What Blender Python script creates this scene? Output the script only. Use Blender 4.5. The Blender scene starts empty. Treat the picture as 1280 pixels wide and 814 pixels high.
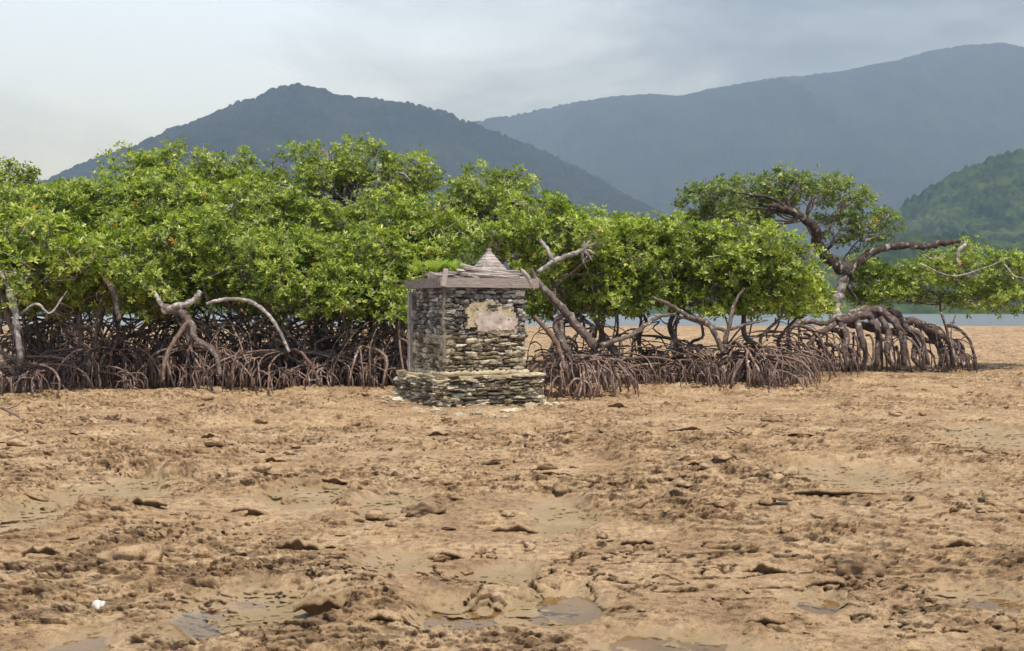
import bpy, math, random
import numpy as np
from mathutils import Vector
R = math.radians
random.seed(7)
rng = np.random.default_rng(11)
S = bpy.context.scene
COL = S.collection
PX = 1280.0; CX = 640.0; HY = 388.0; EYE = 1.6
def at(px, py, Y):
    return Vector(((px-CX)/PX*Y, Y, EYE-(py-HY)/PX*Y))
# ------------------------------------------------------------------ camera
cd = bpy.data.cameras.new('camera'); cam = bpy.data.objects.new('camera', cd); COL.objects.link(cam)
cam.location = (0, 0, EYE); cam.rotation_euler = (R(90), 0, 0)
cd.sensor_width = 36; cd.lens = 36.0; cd.shift_y = -(407-HY)/PX
cd.clip_start = 0.1; cd.clip_end = 20000
S.camera = cam
S.view_settings.view_transform = 'Standard'; S.view_settings.look = 'None'
S.view_settings.gamma = 1; S.view_settings.exposure = 0.25
# ------------------------------------------------------------------ sun and sky
SUN_EL, SUN_AZ = 65.0, 158.0        # azimuth clockwise from +Y: near the zenith, right of and behind the camera
sl = bpy.data.lights.new('sun', 'SUN'); sl.energy = 4.2; sl.angle = R(0.6); sl.color = (1, 0.95, 0.87)
so = bpy.data.objects.new('sun', sl); COL.objects.link(so)
sd = Vector((math.sin(R(SUN_AZ))*math.cos(R(SUN_EL)), math.cos(R(SUN_AZ))*math.cos(R(SUN_EL)), math.sin(R(SUN_EL))))
so.rotation_euler = (-sd).to_track_quat('-Z', 'Y').to_euler()
so.location = (0, -20, 60)
W = bpy.data.worlds.new('World'); S.world = W; W.use_nodes = True
nt = W.node_tree; nt.nodes.clear()
def N(t, kind, **kw):
    n = t.nodes.new(kind)
    for k, v in kw.items():
        if k.startswith('i_'):
            key = k[2:]; key = int(key) if key.isdigit() else key.replace('_', ' ')
            n.inputs[key].default_value = v
        else: setattr(n, k, v)
    return n
def ramp(t, fac, stops, interp='LINEAR'):
    r = t.nodes.new('ShaderNodeValToRGB'); r.color_ramp.interpolation = interp
    e = r.color_ramp.elements
    while len(e) < len(stops): e.new(0.5)
    for i, (p, c) in enumerate(stops):
        e[i].position = p; e[i].color = (*c, 1) if len(c) == 3 else c
    t.links.new(fac, r.inputs[0]); return r.outputs[0]
def mixc(t, fac, a, b, mode='MIX'):
    m = t.nodes.new('ShaderNodeMix'); m.data_type = 'RGBA'; m.blend_type = mode
    for s, v in ((0, fac), (6, a), (7, b)):
        if isinstance(v, (int, float)): m.inputs[s].default_value = v
        elif isinstance(v, tuple): m.inputs[s].default_value = (*v, 1) if len(v) == 3 else v
        else: t.links.new(v, m.inputs[s])
    return m.outputs[2]
def math_(t, op, a, b=None, c=None):
    m = t.nodes.new('ShaderNodeMath'); m.operation = op
    for i, v in enumerate((a, b, c)):
        if v is None: continue
        if isinstance(v, (int, float)): m.inputs[i].default_value = v
        else: t.links.new(v, m.inputs[i])
    return m.outputs[0]
sky = N(nt, 'ShaderNodeTexSky', sky_type='NISHITA', sun_disc=False, sun_elevation=R(SUN_EL), sun_rotation=R(SUN_AZ))
bg1 = N(nt, 'ShaderNodeBackground', i_Strength=0.10); nt.links.new(sky.outputs[0], bg1.inputs[0])
tc = N(nt, 'ShaderNodeTexCoord')
mp = N(nt, 'ShaderNodeMapping'); mp.inputs['Scale'].default_value = (1.0, 1.0, 2.6); mp.inputs['Location'].default_value = (3.1, 0.4, 0.35)
nt.links.new(tc.outputs['Generated'], mp.inputs[0])
n1 = N(nt, 'ShaderNodeTexNoise', i_Scale=3.4, i_Detail=8.0, i_Roughness=0.55, i_Distortion=0.25); nt.links.new(mp.outputs[0], n1.inputs['Vector'])
# a brighter break in the cloud low on the left, a heavier grey on the right
def lobe(vec, power):
    d = N(nt, 'ShaderNodeVectorMath', operation='DOT_PRODUCT'); nt.links.new(tc.outputs['Generated'], d.inputs[0])
    v = Vector(vec).normalized(); d.inputs[1].default_value = v
    return math_(nt, 'POWER', math_(nt, 'MAXIMUM', d.outputs['Value'], 0.0), power)
l1 = lobe((-0.40, 1, 0.24), 16); l2 = lobe((0.45, 1, 0.24), 18); l3 = lobe((0.0, 1, 0.33), 60)
f = math_(nt, 'MULTIPLY_ADD', l1, 0.15, n1.outputs['Fac'])
f = math_(nt, 'MULTIPLY_ADD', l2, -0.13, f)
f = math_(nt, 'MULTIPLY_ADD', l3, 0.03, f)
cc = ramp(nt, f, [(0.26, (0.20, 0.26, 0.37)), (0.39, (0.34, 0.425, 0.58)), (0.51, (0.57, 0.70, 0.94)), (0.70, (0.78, 0.97, 1.36))])
bg2 = N(nt, 'ShaderNodeBackground', i_Strength=1.0); nt.links.new(cc, bg2.inputs[0])
# overhead the cover thins and blue shows through: less cloud light from above
sx = N(nt, 'ShaderNodeSeparateXYZ'); nt.links.new(tc.outputs['Generated'], sx.inputs[0])
cov = N(nt, 'ShaderNodeMapRange', interpolation_type='SMOOTHSTEP'); nt.links.new(sx.outputs[2], cov.inputs[0])
for i, v in ((1, 0.36), (2, 0.7), (3, 1.0), (4, 0.45)): cov.inputs[i].default_value = v
ms = N(nt, 'ShaderNodeMixShader'); nt.links.new(cov.outputs[0], ms.inputs[0]); nt.links.new(bg1.outputs[0], ms.inputs[1]); nt.links.new(bg2.outputs[0], ms.inputs[2])
wo = N(nt, 'ShaderNodeOutputWorld'); nt.links.new(ms.outputs[0], wo.inputs[0])

# ------------------------------------------------------------------ helpers
def tag(o, label=None, cat=None, group=None, kind=None):
    if label: o['label'] = label
    if cat: o['category'] = cat
    if group: o['group'] = group
    if kind: o['kind'] = kind
    return o
def empty(name, loc=(0, 0, 0), rz=0):
    o = bpy.data.objects.new(name, None); COL.objects.link(o); o.location = loc; o.rotation_euler.z = rz
    o.empty_display_size = 0.2
    return o
def link_mesh(name, me, mat, parent=None, smooth=True):
    if smooth and len(me.polygons): me.polygons.foreach_set('use_smooth', np.ones(len(me.polygons), dtype=bool))
    if mat: me.materials.append(mat)
    o = bpy.data.objects.new(name, me); COL.objects.link(o)
    if parent: o.parent = parent
    return o
def np_mesh(name, V, F, attrs=None):
    V = np.asarray(V, dtype=np.float32); F = np.asarray(F, dtype=np.int32); k = F.shape[1]
    me = bpy.data.meshes.new(name)
    me.vertices.add(len(V)); me.vertices.foreach_set('co', V.ravel())
    me.loops.add(F.size); me.loops.foreach_set('vertex_index', F.ravel())
    me.polygons.add(len(F)); me.polygons.foreach_set('loop_start', np.arange(0, F.size, k, dtype=np.int32))
    me.update(calc_edges=True)
    for an, av in (attrs or {}).items():
        a = me.attributes.new(an, 'FLOAT', 'POINT'); a.data.foreach_set('value', np.asarray(av, dtype=np.float32))
    return me
class MB:
    def __init__(s): s.v = []; s.f = []; s.t = []
    def add(s, vs, fs, t=None):
        b = len(s.v); s.v += [tuple(v) for v in vs]; s.f += [tuple(b+i for i in f) for f in fs]
        s.t += [random.random() if t is None else t]*len(vs)
    def tube(s, pts, rad, n=6, cap=True, t=None, rough=0.0):
        pts = [Vector(p) for p in pts]; m = len(pts)
        if not hasattr(rad, '__len__'): rad = [rad]*m
        vs = []; fs = []; up = None
        for i in range(m):
            d = (pts[min(i+1, m-1)]-pts[max(i-1, 0)])
            d = d.normalized() if d.length > 1e-9 else Vector((0, 0, 1))
            if up is None:
                up = d.orthogonal().normalized()
            up = (up-d*up.dot(d)); up = up.normalized() if up.length > 1e-6 else d.orthogonal().normalized()
            sd_ = d.cross(up)
            for k in range(n):
                a = 2*math.pi*k/n; r = rad[i]*(1+rough*(random.random()-.5))
                vs.append(pts[i]+(up*math.cos(a)+sd_*math.sin(a))*r)
        for i in range(m-1):
            for k in range(n):
                a = i*n+k; b = i*n+(k+1) % n
                fs.append((a, b, b+n, a+n))
        if cap:
            fs.append(tuple(range(n-1, -1, -1))); fs.append(tuple(range((m-1)*n, m*n)))
        s.add(vs, fs, t)
    def box(s, c, sz, rz=0, rx=0, ry=0, jit=0.0, t=None):
        from mathutils import Euler
        M = Euler((rx, ry, rz)).to_matrix(); c = Vector(c)
        vs = []
        for x, y, z in ((-1,-1,-1),(1,-1,-1),(1,1,-1),(-1,1,-1),(-1,-1,1),(1,-1,1),(1,1,1),(-1,1,1)):
            p = Vector((x*sz[0]/2+random.uniform(-jit, jit), y*sz[1]/2+random.uniform(-jit, jit)*.3, z*sz[2]/2+random.uniform(-jit, jit)))
            vs.append(M @ p+c)
        s.add(vs, [(0,3,2,1),(4,5,6,7),(0,1,5,4),(1,2,6,5),(2,3,7,6),(3,0,4,7)], t)
    def build(s, name, mat, parent=None, smooth=True):
        me = bpy.data.meshes.new(name); me.from_pydata(s.v, [], s.f)
        a = me.attributes.new('tint', 'FLOAT', 'POINT'); a.data.foreach_set('value', np.array(s.t, dtype=np.float32))
        me.update()
        return link_mesh(name, me, mat, parent, smooth)
def curve(pts, n=4):
    """Catmull-Rom through pts, n steps per span"""
    P = [Vector(p) for p in pts]; P = [P[0]*2-P[1]]+P+[P[-1]*2-P[-2]]
    out = []
    for i in range(1, len(P)-2):
        for k in range(n):
            t = k/n; a, b, c, d = P[i-1], P[i], P[i+1], P[i+2]
            out.append(0.5*((2*b)+(c-a)*t+(2*a-5*b+4*c-d)*t*t+(3*b-3*c+d-a)*t**3))
    out.append(P[-2]); return out
def lerp_r(rs, m):
    return list(np.interp(np.linspace(0, 1, m), np.linspace(0, 1, len(rs)), rs))
# value noise
_T = rng.random(65536)
def _h(ix, iy, iz=0):
    return _T[((ix*73856093) ^ (iy*19349663) ^ (iz*83492791)) & 65535]
def vn2(x, y, seed=0):
    x = np.asarray(x, dtype=np.float64); y = np.asarray(y, dtype=np.float64)
    xi = np.floor(x).astype(np.int64); yi = np.floor(y).astype(np.int64); fx = x-xi; fy = y-yi
    fx = fx*fx*(3-2*fx); fy = fy*fy*(3-2*fy)
    a = _h(xi, yi, seed); b = _h(xi+1, yi, seed); c = _h(xi, yi+1, seed); d = _h(xi+1, yi+1, seed)
    return (a+(b-a)*fx)*(1-fy)+(c+(d-c)*fx)*fy
def fbm(x, y, oct=4, seed=0, gain=0.5):
    s = 0; a = 1; t = 0
    for o in range(oct):
        s = s+a*vn2(x*2**o+17.3*o, y*2**o-9.1*o, seed+o*7); t += a; a *= gain
    return s/t
def vn3(p, seed=0):
    p = np.asarray(p, dtype=np.float64); i = np.floor(p).astype(np.int64); f = p-i; f = f*f*(3-2*f)
    r = 0
    for dx in (0, 1):
        for dy in (0, 1):
            for dz in (0, 1):
                w = (f[..., 0] if dx else 1-f[..., 0])*(f[..., 1] if dy else 1-f[..., 1])*(f[..., 2] if dz else 1-f[..., 2])
                r = r+w*_h(i[..., 0]+dx, i[..., 1]+dy, i[..., 2]+dz+seed*131)
    return r
def sstep(x, a, b):
    t = np.clip((x-a)/(b-a), 0, 1); return t*t*(3-2*t)

# ------------------------------------------------------------------ materials
def new_mat(name):
    m = bpy.data.materials.new(name); m.use_nodes = True; t = m.node_tree
    return m, t, t.nodes['Principled BSDF']
def attr(t, name):
    a = t.nodes.new('ShaderNodeAttribute'); a.attribute_name = name; return a.outputs['Fac']
def noise(t, scale, detail=5, rough=0.6, vec=None, dist=0.0):
    n = N(t, 'ShaderNodeTexNoise', i_Scale=scale, i_Detail=detail, i_Roughness=rough, i_Distortion=dist)
    if vec is None:
        c = t.nodes.new('ShaderNodeNewGeometry'); vec = c.outputs['Position']
    t.links.new(vec, n.inputs['Vector']); return n.outputs['Fac']
def bump(t, h, strength, dist, bs, prev=None):
    b = N(t, 'ShaderNodeBump', i_Strength=strength, i_Distance=dist); t.links.new(h, b.inputs['Height'])
    if prev: t.links.new(prev, b.inputs['Normal'])
    if bs: t.links.new(b.outputs[0], bs.inputs['Normal'])
    return b.outputs[0]
def mud_material():
    m, t, b = new_mat('mud')
    c = ramp(t, noise(t, 1.3, 8, 0.62), [(0.30, (0.315, 0.208, 0.117)), (0.45, (0.450, 0.309, 0.180)), (0.58, (0.548, 0.393, 0.240)), (0.72, (0.630, 0.474, 0.315))])
    c2 = ramp(t, noise(t, 17, 6, 0.7), [(0.36, (0.42, 0.36, 0.32)), (0.46, (0.86, 0.83, 0.80)), (0.56, (1.0, 1.0, 1.0)), (0.70, (1.12, 1.12, 1.10))])
    c = mixc(t, 0.75, c, c2, 'MULTIPLY')
    # fine dark fragments and pale shell grit
    c3 = ramp(t, noise(t, 85, 3, 0.6), [(0.36, (0.38, 0.32, 0.27)), (0.43, (1, 1, 1)), (0.68, (1, 1, 1)), (0.74, (1.45, 1.45, 1.42))])
    c = mixc(t, 0.8, c, c3, 'MULTIPLY')
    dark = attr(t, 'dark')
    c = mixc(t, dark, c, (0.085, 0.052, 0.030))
    wet = attr(t, 'wet')
    wc = ramp(t, noise(t, 2.2, 4), [(0.40, (0.330, 0.245, 0.130)), (0.60, (0.430, 0.310, 0.190))])
    c = mixc(t, math_(t, 'MULTIPLY', wet, 0.85), c, wc)
    t.links.new(c, b.inputs['Base Color'])
    r = math_(t, 'MULTIPLY_ADD', wet, -0.40, 0.88); t.links.new(r, b.inputs['Roughness'])
    h = noise(t, 45, 6, 0.7)
    n_ = bump(t, noise(t, 150, 4, 0.7), 0.6, 0.006, None); n_ = bump(t, h, 0.9, 0.02, None, n_)
    bump(t, noise(t, 9, 5, 0.65), 0.5, 0.03, b, n_)
    b.inputs['Specular IOR Level'].default_value = 0.25
    return m
MUD = mud_material()
def bark_material(name, lo, mid, hi, lichen, lth=0.55):
    m, t, b = new_mat(name)
    g = t.nodes.new('ShaderNodeNewGeometry').outputs['Position']
    c = ramp(t, noise(t, 9, 6, 0.65, g), [(0.3, lo), (0.5, mid), (0.7, hi)])
    l = ramp(t, noise(t, 5.5, 7, 0.7, g, 0.4), [(lth-0.03, (0, 0, 0)), (lth+0.05, (1, 1, 1))])
    c = mixc(t, l, c, lichen)
    ti = attr(t, 'tint')
    c = mixc(t, 1.0, c, ramp(t, ti, [(0, (0.72, 0.68, 0.68)), (1, (1.22, 1.18, 1.16))]), 'MULTIPLY')
    t.links.new(c, b.inputs['Base Color']); b.inputs['Roughness'].default_value = 0.85
    bump(t, noise(t, 30, 5, 0.7, g), 0.7, 0.01, b); b.inputs['Specular IOR Level'].default_value = 0.2
    return m
ROOT = bark_material('root_bark', (0.100, 0.064, 0.050), (0.190, 0.132, 0.108), (0.32, 0.250, 0.220), (0.44, 0.39, 0.36), 0.59)
TRUNK = bark_material('trunk_bark', (0.07, 0.052, 0.045), (0.15, 0.12, 0.105), (0.25, 0.215, 0.19), (0.42, 0.41, 0.385), 0.58)
PALE = bark_material('weathered_bark', (0.12, 0.105, 0.095), (0.24, 0.22, 0.20), (0.35, 0.33, 0.305), (0.52, 0.51, 0.48), 0.50)
DARK = bark_material('dark_bark', (0.030, 0.023, 0.020), (0.070, 0.054, 0.047), (0.13, 0.105, 0.09), (0.36, 0.34, 0.31), 0.585)  # darker bark for the limbs of the big old tree
MOUND = bark_material('old_root_bark', (0.050, 0.036, 0.032), (0.115, 0.085, 0.076), (0.21, 0.165, 0.15), (0.36, 0.32, 0.29), 0.575)
TWIG = bark_material('twig_bark', (0.15, 0.125, 0.11), (0.28, 0.25, 0.225), (0.46, 0.43, 0.40), (0.56, 0.54, 0.51), 0.54)
def leaf_material(name, stops):
    m, t, b = new_mat(name)
    ti = attr(t, 'tint')
    c = ramp(t, ti, stops)
    c = mixc(t, 0.5, c, ramp(t, noise(t, 0.9, 3, 0.5), [(0.3, (0.72, 0.80, 0.75)), (0.7, (1.25, 1.15, 1.0))]), 'MULTIPLY')
    t.links.new(c, b.inputs['Base Color']); b.inputs['Roughness'].default_value = 0.33
    b.inputs['Specular IOR Level'].default_value = 0.5
    tr = t.nodes.new('ShaderNodeBsdfTranslucent')
    t.links.new(mixc(t, 1.0, c, (1.5, 1.7, 0.7), 'MULTIPLY'), tr.inputs[0])
    mx = t.nodes.new('ShaderNodeMixShader'); mx.inputs[0].default_value = 0.38
    t.links.new(b.outputs[0], mx.inputs[1]); t.links.new(tr.outputs[0], mx.inputs[2])
    t.links.new(mx.outputs[0], t.nodes['Material Output'].inputs[0])
    return m
LEAF = leaf_material('mangrove_leaf', [(0.0, (0.040, 0.072, 0.017)), (0.25, (0.130, 0.186, 0.028)), (0.60, (0.300, 0.370, 0.050)), (0.972, (0.660, 0.690, 0.210)), (0.98, (0.50, 0.38, 0.04)), (1.0, (0.62, 0.26, 0.03))])
LEAF2 = leaf_material('dry_side_leaf', [(0.0, (0.060, 0.090, 0.030)), (0.30, (0.130, 0.180, 0.045)), (0.70, (0.245, 0.310, 0.080)), (0.94, (0.42, 0.47, 0.20)), (0.96, (0.48, 0.36, 0.06)), (1.0, (0.55, 0.28, 0.05))])
FERN = leaf_material('fern_leaf', [(0.0, (0.24, 0.34, 0.06)), (0.7, (0.44, 0.53, 0.14)), (1.0, (0.55, 0.50, 0.22))])
def forest_material(name, a, b_, c_, sc):
    m, t, b = new_mat(name)
    c = ramp(t, noise(t, sc, 8, 0.7), [(0.32, a), (0.5, b_), (0.68, c_)])
    c = mixc(t, 0.6, c, ramp(t, noise(t, sc*6, 4, 0.7), [(0.35, (0.5, 0.55, 0.5)), (0.65, (1.4, 1.35, 1.2))]), 'MULTIPLY')
    t.links.new(c, b.inputs['Base Color']); b.inputs['Roughness'].default_value = 0.95
    b.inputs['Specular IOR Level'].default_value = 0.1
    bump(t, noise(t, sc*5, 5, 0.7), 0.8, 0.4/sc*0.05, b)
    return m
FOR_NEAR = forest_material('forest_near', (0.012, 0.026, 0.012), (0.032, 0.056, 0.021), (0.080, 0.108, 0.036), 0.03)
FOR_FAR = forest_material('forest_far', (0.010, 0.016, 0.012), (0.017, 0.026, 0.016), (0.027, 0.039, 0.020), 0.012)  # green darkened to stand in for cloud shade on the far hills
def wood_material():
    m, t, b = new_mat('weathered_wood')
    tc_ = t.nodes.new('ShaderNodeNewGeometry')
    mp_ = N(t, 'ShaderNodeMapping'); mp_.inputs['Rotation'].default_value = (0, 0, R(-25)); mp_.inputs['Scale'].default_value = (3, 3, 45)
    t.links.new(tc_.outputs['Position'], mp_.inputs[0])
    c = ramp(t, noise(t, 1.4, 6, 0.65, mp_.outputs[0]), [(0.3, (0.17, 0.142, 0.130)), (0.5, (0.32, 0.283, 0.268)), (0.7, (0.48, 0.445, 0.42))])
    c = mixc(t, 1.0, c, ramp(t, attr(t, 'tint'), [(0, (0.62, 0.56, 0.52)), (1, (1.30, 1.26, 1.22))]), 'MULTIPLY')
    c = mixc(t, ramp(t, noise(t, 6, 5, 0.7), [(0.56, (0, 0, 0)), (0.66, (0.6, 0.6, 0.6))]), c, (0.12, 0.11, 0.07))
    t.links.new(c, b.inputs['Base Color']); b.inputs['Roughness'].default_value = 0.85
    bump(t, noise(t, 2.5, 5, 0.7, mp_.outputs[0]), 0.7, 0.006, b)
    return m
WOOD = wood_material()
def stone_material():
    m, t, b = new_mat('rubble_stone')
    g = t.nodes.new('ShaderNodeNewGeometry').outputs['Position']
    sz = t.nodes.new('ShaderNodeSeparateXYZ'); t.links.new(g, sz.inputs[0])
    ti = attr(t, 'tint')
    low = ramp(t, ti, [(0, (0.12, 0.095, 0.060)), (0.3, (0.31, 0.25, 0.165)), (0.65, (0.52, 0.445, 0.32)), (1, (0.80, 0.72, 0.57))])
    hi = ramp(t, ti, [(0, (0.07, 0.064, 0.056)), (0.35, (0.185, 0.172, 0.155)), (0.7, (0.37, 0.35, 0.32)), (1, (0.70, 0.675, 0.62))])
    # tide line: cream and moss below, grey lichen above
    zf = math_(t, 'ADD', sz.outputs[2], math_(t, 'MULTIPLY', noise(t, 3, 4, 0.6, g), 0.5))
    c = mixc(t, ramp(t, math_(t, 'MULTIPLY', zf, 0.5), [(0.66, (0, 0, 0)), (0.80, (1, 1, 1))]), low, hi)
    c = mixc(t, 1.0, c, ramp(t, noise(t, 26, 6, 0.75, g), [(0.32, (0.35, 0.33, 0.30)), (0.48, (0.85, 0.85, 0.83)), (0.70, (1.30, 1.30, 1.27))]), 'MULTIPLY')
    c = mixc(t, ramp(t, noise(t, 7, 6, 0.7, g), [(0.54, (0, 0, 0)), (0.66, (0.75, 0.75, 0.75))]), c, (0.095, 0.080, 0.058))
    t.links.new(c, b.inputs['Base Color']); b.inputs['Roughness'].default_value = 0.92
    b.inputs['Specular IOR Level'].default_value = 0.2
    n_ = bump(t, noise(t, 60, 5, 0.75, g), 0.8, 0.008, None); bump(t, noise(t, 22, 4, 0.7, g), 0.6, 0.02, b, n_)
    return m
STONE = stone_material()
def simple_mat(name, stops, sc, rough=0.9, bs=0.5, bd=0.01, bsc=40):
    m, t, b = new_mat(name)
    c = ramp(t, noise(t, sc, 6, 0.65), stops); t.links.new(c, b.inputs['Base Color']); b.inputs['Roughness'].default_value = rough
    bump(t, noise(t, bsc, 5, 0.7), bs, bd, b); b.inputs['Specular IOR Level'].default_value = 0.2
    return m
CORE = simple_mat('dark_mortar', [(0.3, (0.030, 0.026, 0.020)), (0.7, (0.07, 0.058, 0.042))], 9)
PLASTER = simple_mat('lime_plaster', [(0.30, (0.26, 0.20, 0.175)), (0.42, (0.42, 0.34, 0.295)), (0.55, (0.52, 0.44, 0.385)), (0.7, (0.64, 0.59, 0.50))], 7, bd=0.008)
CORNER = simple_mat('stained_mortar', [(0.3, (0.09, 0.075, 0.055)), (0.5, (0.21, 0.175, 0.13)), (0.7, (0.34, 0.29, 0.22))], 9)
LEDGE = simple_mat('pale_mortar', [(0.3, (0.26, 0.21, 0.13)), (0.5, (0.44, 0.375, 0.25)), (0.7, (0.56, 0.49, 0.35))], 8)
SHELL = simple_mat('bleached_shell', [(0.35, (0.42, 0.40, 0.35)), (0.6, (0.66, 0.64, 0.58))], 20, rough=0.6)
def water_material(name, deep, rough, sc, bs, tint=(1, 1, 1)):
    m, t, b = new_mat(name)
    t.nodes.remove(b)
    fr = N(t, 'ShaderNodeFresnel', i_IOR=1.33)
    gl = N(t, 'ShaderNodeBsdfGlossy', i_Roughness=rough); gl.inputs[0].default_value = (1, 1, 1, 1)
    if deep is None:
        df = N(t, 'ShaderNodeBsdfTransparent'); df.inputs[0].default_value = (*tint, 1)
    else:
        df = N(t, 'ShaderNodeBsdfDiffuse'); df.inputs[0].default_value = (*deep, 1)
    g = t.nodes.new('ShaderNodeNewGeometry').outputs['Position']
    bp = N(t, 'ShaderNodeBump', i_Strength=bs, i_Distance=0.02); t.links.new(noise(t, sc, 4, 0.6, g), bp.inputs['Height'])
    t.links.new(bp.outputs[0], gl.inputs['Normal']); t.links.new(bp.outputs[0], fr.inputs['Normal'])
    mx = t.nodes.new('ShaderNodeMixShader'); t.links.new(fr.outputs[0], mx.inputs[0]); t.links.new(df.outputs[0], mx.inputs[1]); t.links.new(gl.outputs[0], mx.inputs[2])
    t.links.new(mx.outputs[0], t.nodes['Material Output'].inputs[0]); return m
SEA = water_material('sea_water', (0.17, 0.175, 0.175), 0.22, 0.8, 0.5)
PUDDLE = water_material('puddle_water', None, 0.04, 6, 0.08, (0.80, 0.74, 0.62))

# ------------------------------------------------------------------ ground
# shallow basins: px, py, half width px, half depth m, water level or None (only wet), strength
BAS = [(95,782,48,.34,1),(700,722,70,.50,1),(860,784,95,.46,1),(985,800,70,.34,1),(425,806,50,.22,1),(250,808,45,.2,1),(1215,727,60,.35,1),(1020,730,40,.3,1),
       (150,602,75,1.0,0),(387,606,52,.9,0),(492,610,40,.8,0),(330,735,110,.55,0),(285,755,60,.35,1),(690,625,45,.9,0),(1255,540,70,2.0,0),(1100,590,120,1.2,0),(30,640,50,.9,0),
       (560,742,80,.35,1),(480,680,60,.5,0),(640,700,60,.4,0)]
BW = []
for px, py, hw, hd, w in BAS:
    Y = EYE*PX/(py-HY); BW.append(((px-CX)/PX*Y, Y, hw/PX*Y, hd, w))
def lumps(x, y, f, seed, den):
    """small separate clods, sharp at their feet: highest dome over a jittered grid"""
    r = 0
    for s_ in (0, 1):
        jx = x*f+s_*.43; jy = y*f*1.1+s_*.57; ix = np.floor(jx).astype(np.int64); iy = np.floor(jy).astype(np.int64)
        ox = _h(ix, iy, seed+s_)*.4+.3; oy = _h(ix, iy, seed+20+s_)*.4+.3; rr = .14+.34*_h(ix, iy, seed+40+s_)**1.5
        d = np.sqrt(((jx-ix-ox))**2+((jy-iy-oy)*1.3)**2)/rr
        on = _h(ix, iy, seed+60+s_) < den
        r = np.maximum(r, np.where(on, np.clip(1-d*d, 0, 1)**.3*rr*1.35, 0))
    return r
def ground_h(x, y):
    """height, wetness and darkness of the mud flat at x, y (arrays)"""
    h = 0.045*(fbm(x*0.22, y*0.22, 3, 3)-0.5)
    wx = x+0.25*(vn2(x*1.7, y*1.7, 40)-.5); wy = y+0.25*(vn2(x*1.7, y*1.7, 41)-.5)
    q = fbm(wx*0.75, wy*0.95, 6, 9, 0.58)*9.0
    fl = np.floor(q); fr = q-fl
    ter = (fl+sstep(fr, 0.84, 0.92)+fr*0.20)
    patch = sstep(fbm(x*0.5, y*0.5, 3, 77), 0.40, 0.58)
    th = 0.024*ter*(0.30+0.70*patch)
    den = sstep(fbm(x*0.8, y*0.8, 3, 55), 0.36, 0.60)
    cr = fbm(wx*3.6, wy*4.2, 5, 23, 0.6)+0.07*(den-.5)
    crumb = sstep(cr, 0.52, 0.575)
    cr2 = fbm(wx*11, wy*12, 4, 27, 0.6)+0.12*(den-.5)
    crumb2 = sstep(cr2, 0.53, 0.60)
    wl = lumps(wx+.12*(cr2-.5), wy+.12*(fbm(x*13, y*13, 3, 28)-.5), 6.5, 700, .04+.45*den**2)*.058; wl2 = lumps(wx+.05*(cr2-.5), wy+.06*(fbm(x*21, y*21, 2, 29)-.5), 15.0, 800, .08+.62*den)*.026
    wl = wl*(.55+.8*fbm(x*11, y*11, 3, 30))
    fine = (0.017*crumb+0.012*crumb2)*(.62+.5*den)+np.maximum(wl, wl2)+0.012*(fbm(x*24, y*24, 3, 31)-.5)
    pit = sstep(1-np.abs(fbm(wx*3.1, wy*3.6, 4, 61)-.5)*2, 0.955, 0.995)*sstep(vn2(x*.9, y*.9, 66), .45, .65)
    wet = np.zeros_like(x)
    for bx, by, hw, hd, w in BW:
        d = np.sqrt(((x-bx)/hw)**2+((y-by)/hd)**2)+1.7*(fbm(x*1.7, y*1.9, 4, 90)-.5)
        k = 1-sstep(d, 0.60, 1.20)
        wet = np.maximum(wet, k)
    up = th+fine-0.035*pit
    h = h+up*(1-0.62*wet)-0.024*wet-0.105
    dark = np.clip(0.6*pit+0.50*sstep(fbm(x*9, y*10, 5, 12, .65), .52, .585)*(.30+.70*den)+.35*sstep(fbm(x*24, y*26, 3, 13), .56, .66), 0, 1)*(1-.7*wet)
    # black muck under the mangroves; mud tinted darker in a ring round the shrine
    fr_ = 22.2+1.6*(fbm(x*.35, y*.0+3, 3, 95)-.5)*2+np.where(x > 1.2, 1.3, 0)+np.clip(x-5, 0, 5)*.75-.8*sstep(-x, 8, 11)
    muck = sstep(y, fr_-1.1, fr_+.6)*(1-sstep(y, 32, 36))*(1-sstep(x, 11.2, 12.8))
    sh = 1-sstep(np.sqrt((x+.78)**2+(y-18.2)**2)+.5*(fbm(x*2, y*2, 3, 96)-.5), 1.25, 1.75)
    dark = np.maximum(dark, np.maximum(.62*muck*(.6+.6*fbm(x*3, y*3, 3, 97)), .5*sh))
    return h, up, np.clip(wet*1.1*(0.6+0.8*(fbm(x*2.5, y*2.5, 3, 19))), 0, 1), dark
def gh(x, y):
    return float(ground_h(np.array([float(x)]), np.array([float(y)]))[0][0])
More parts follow.
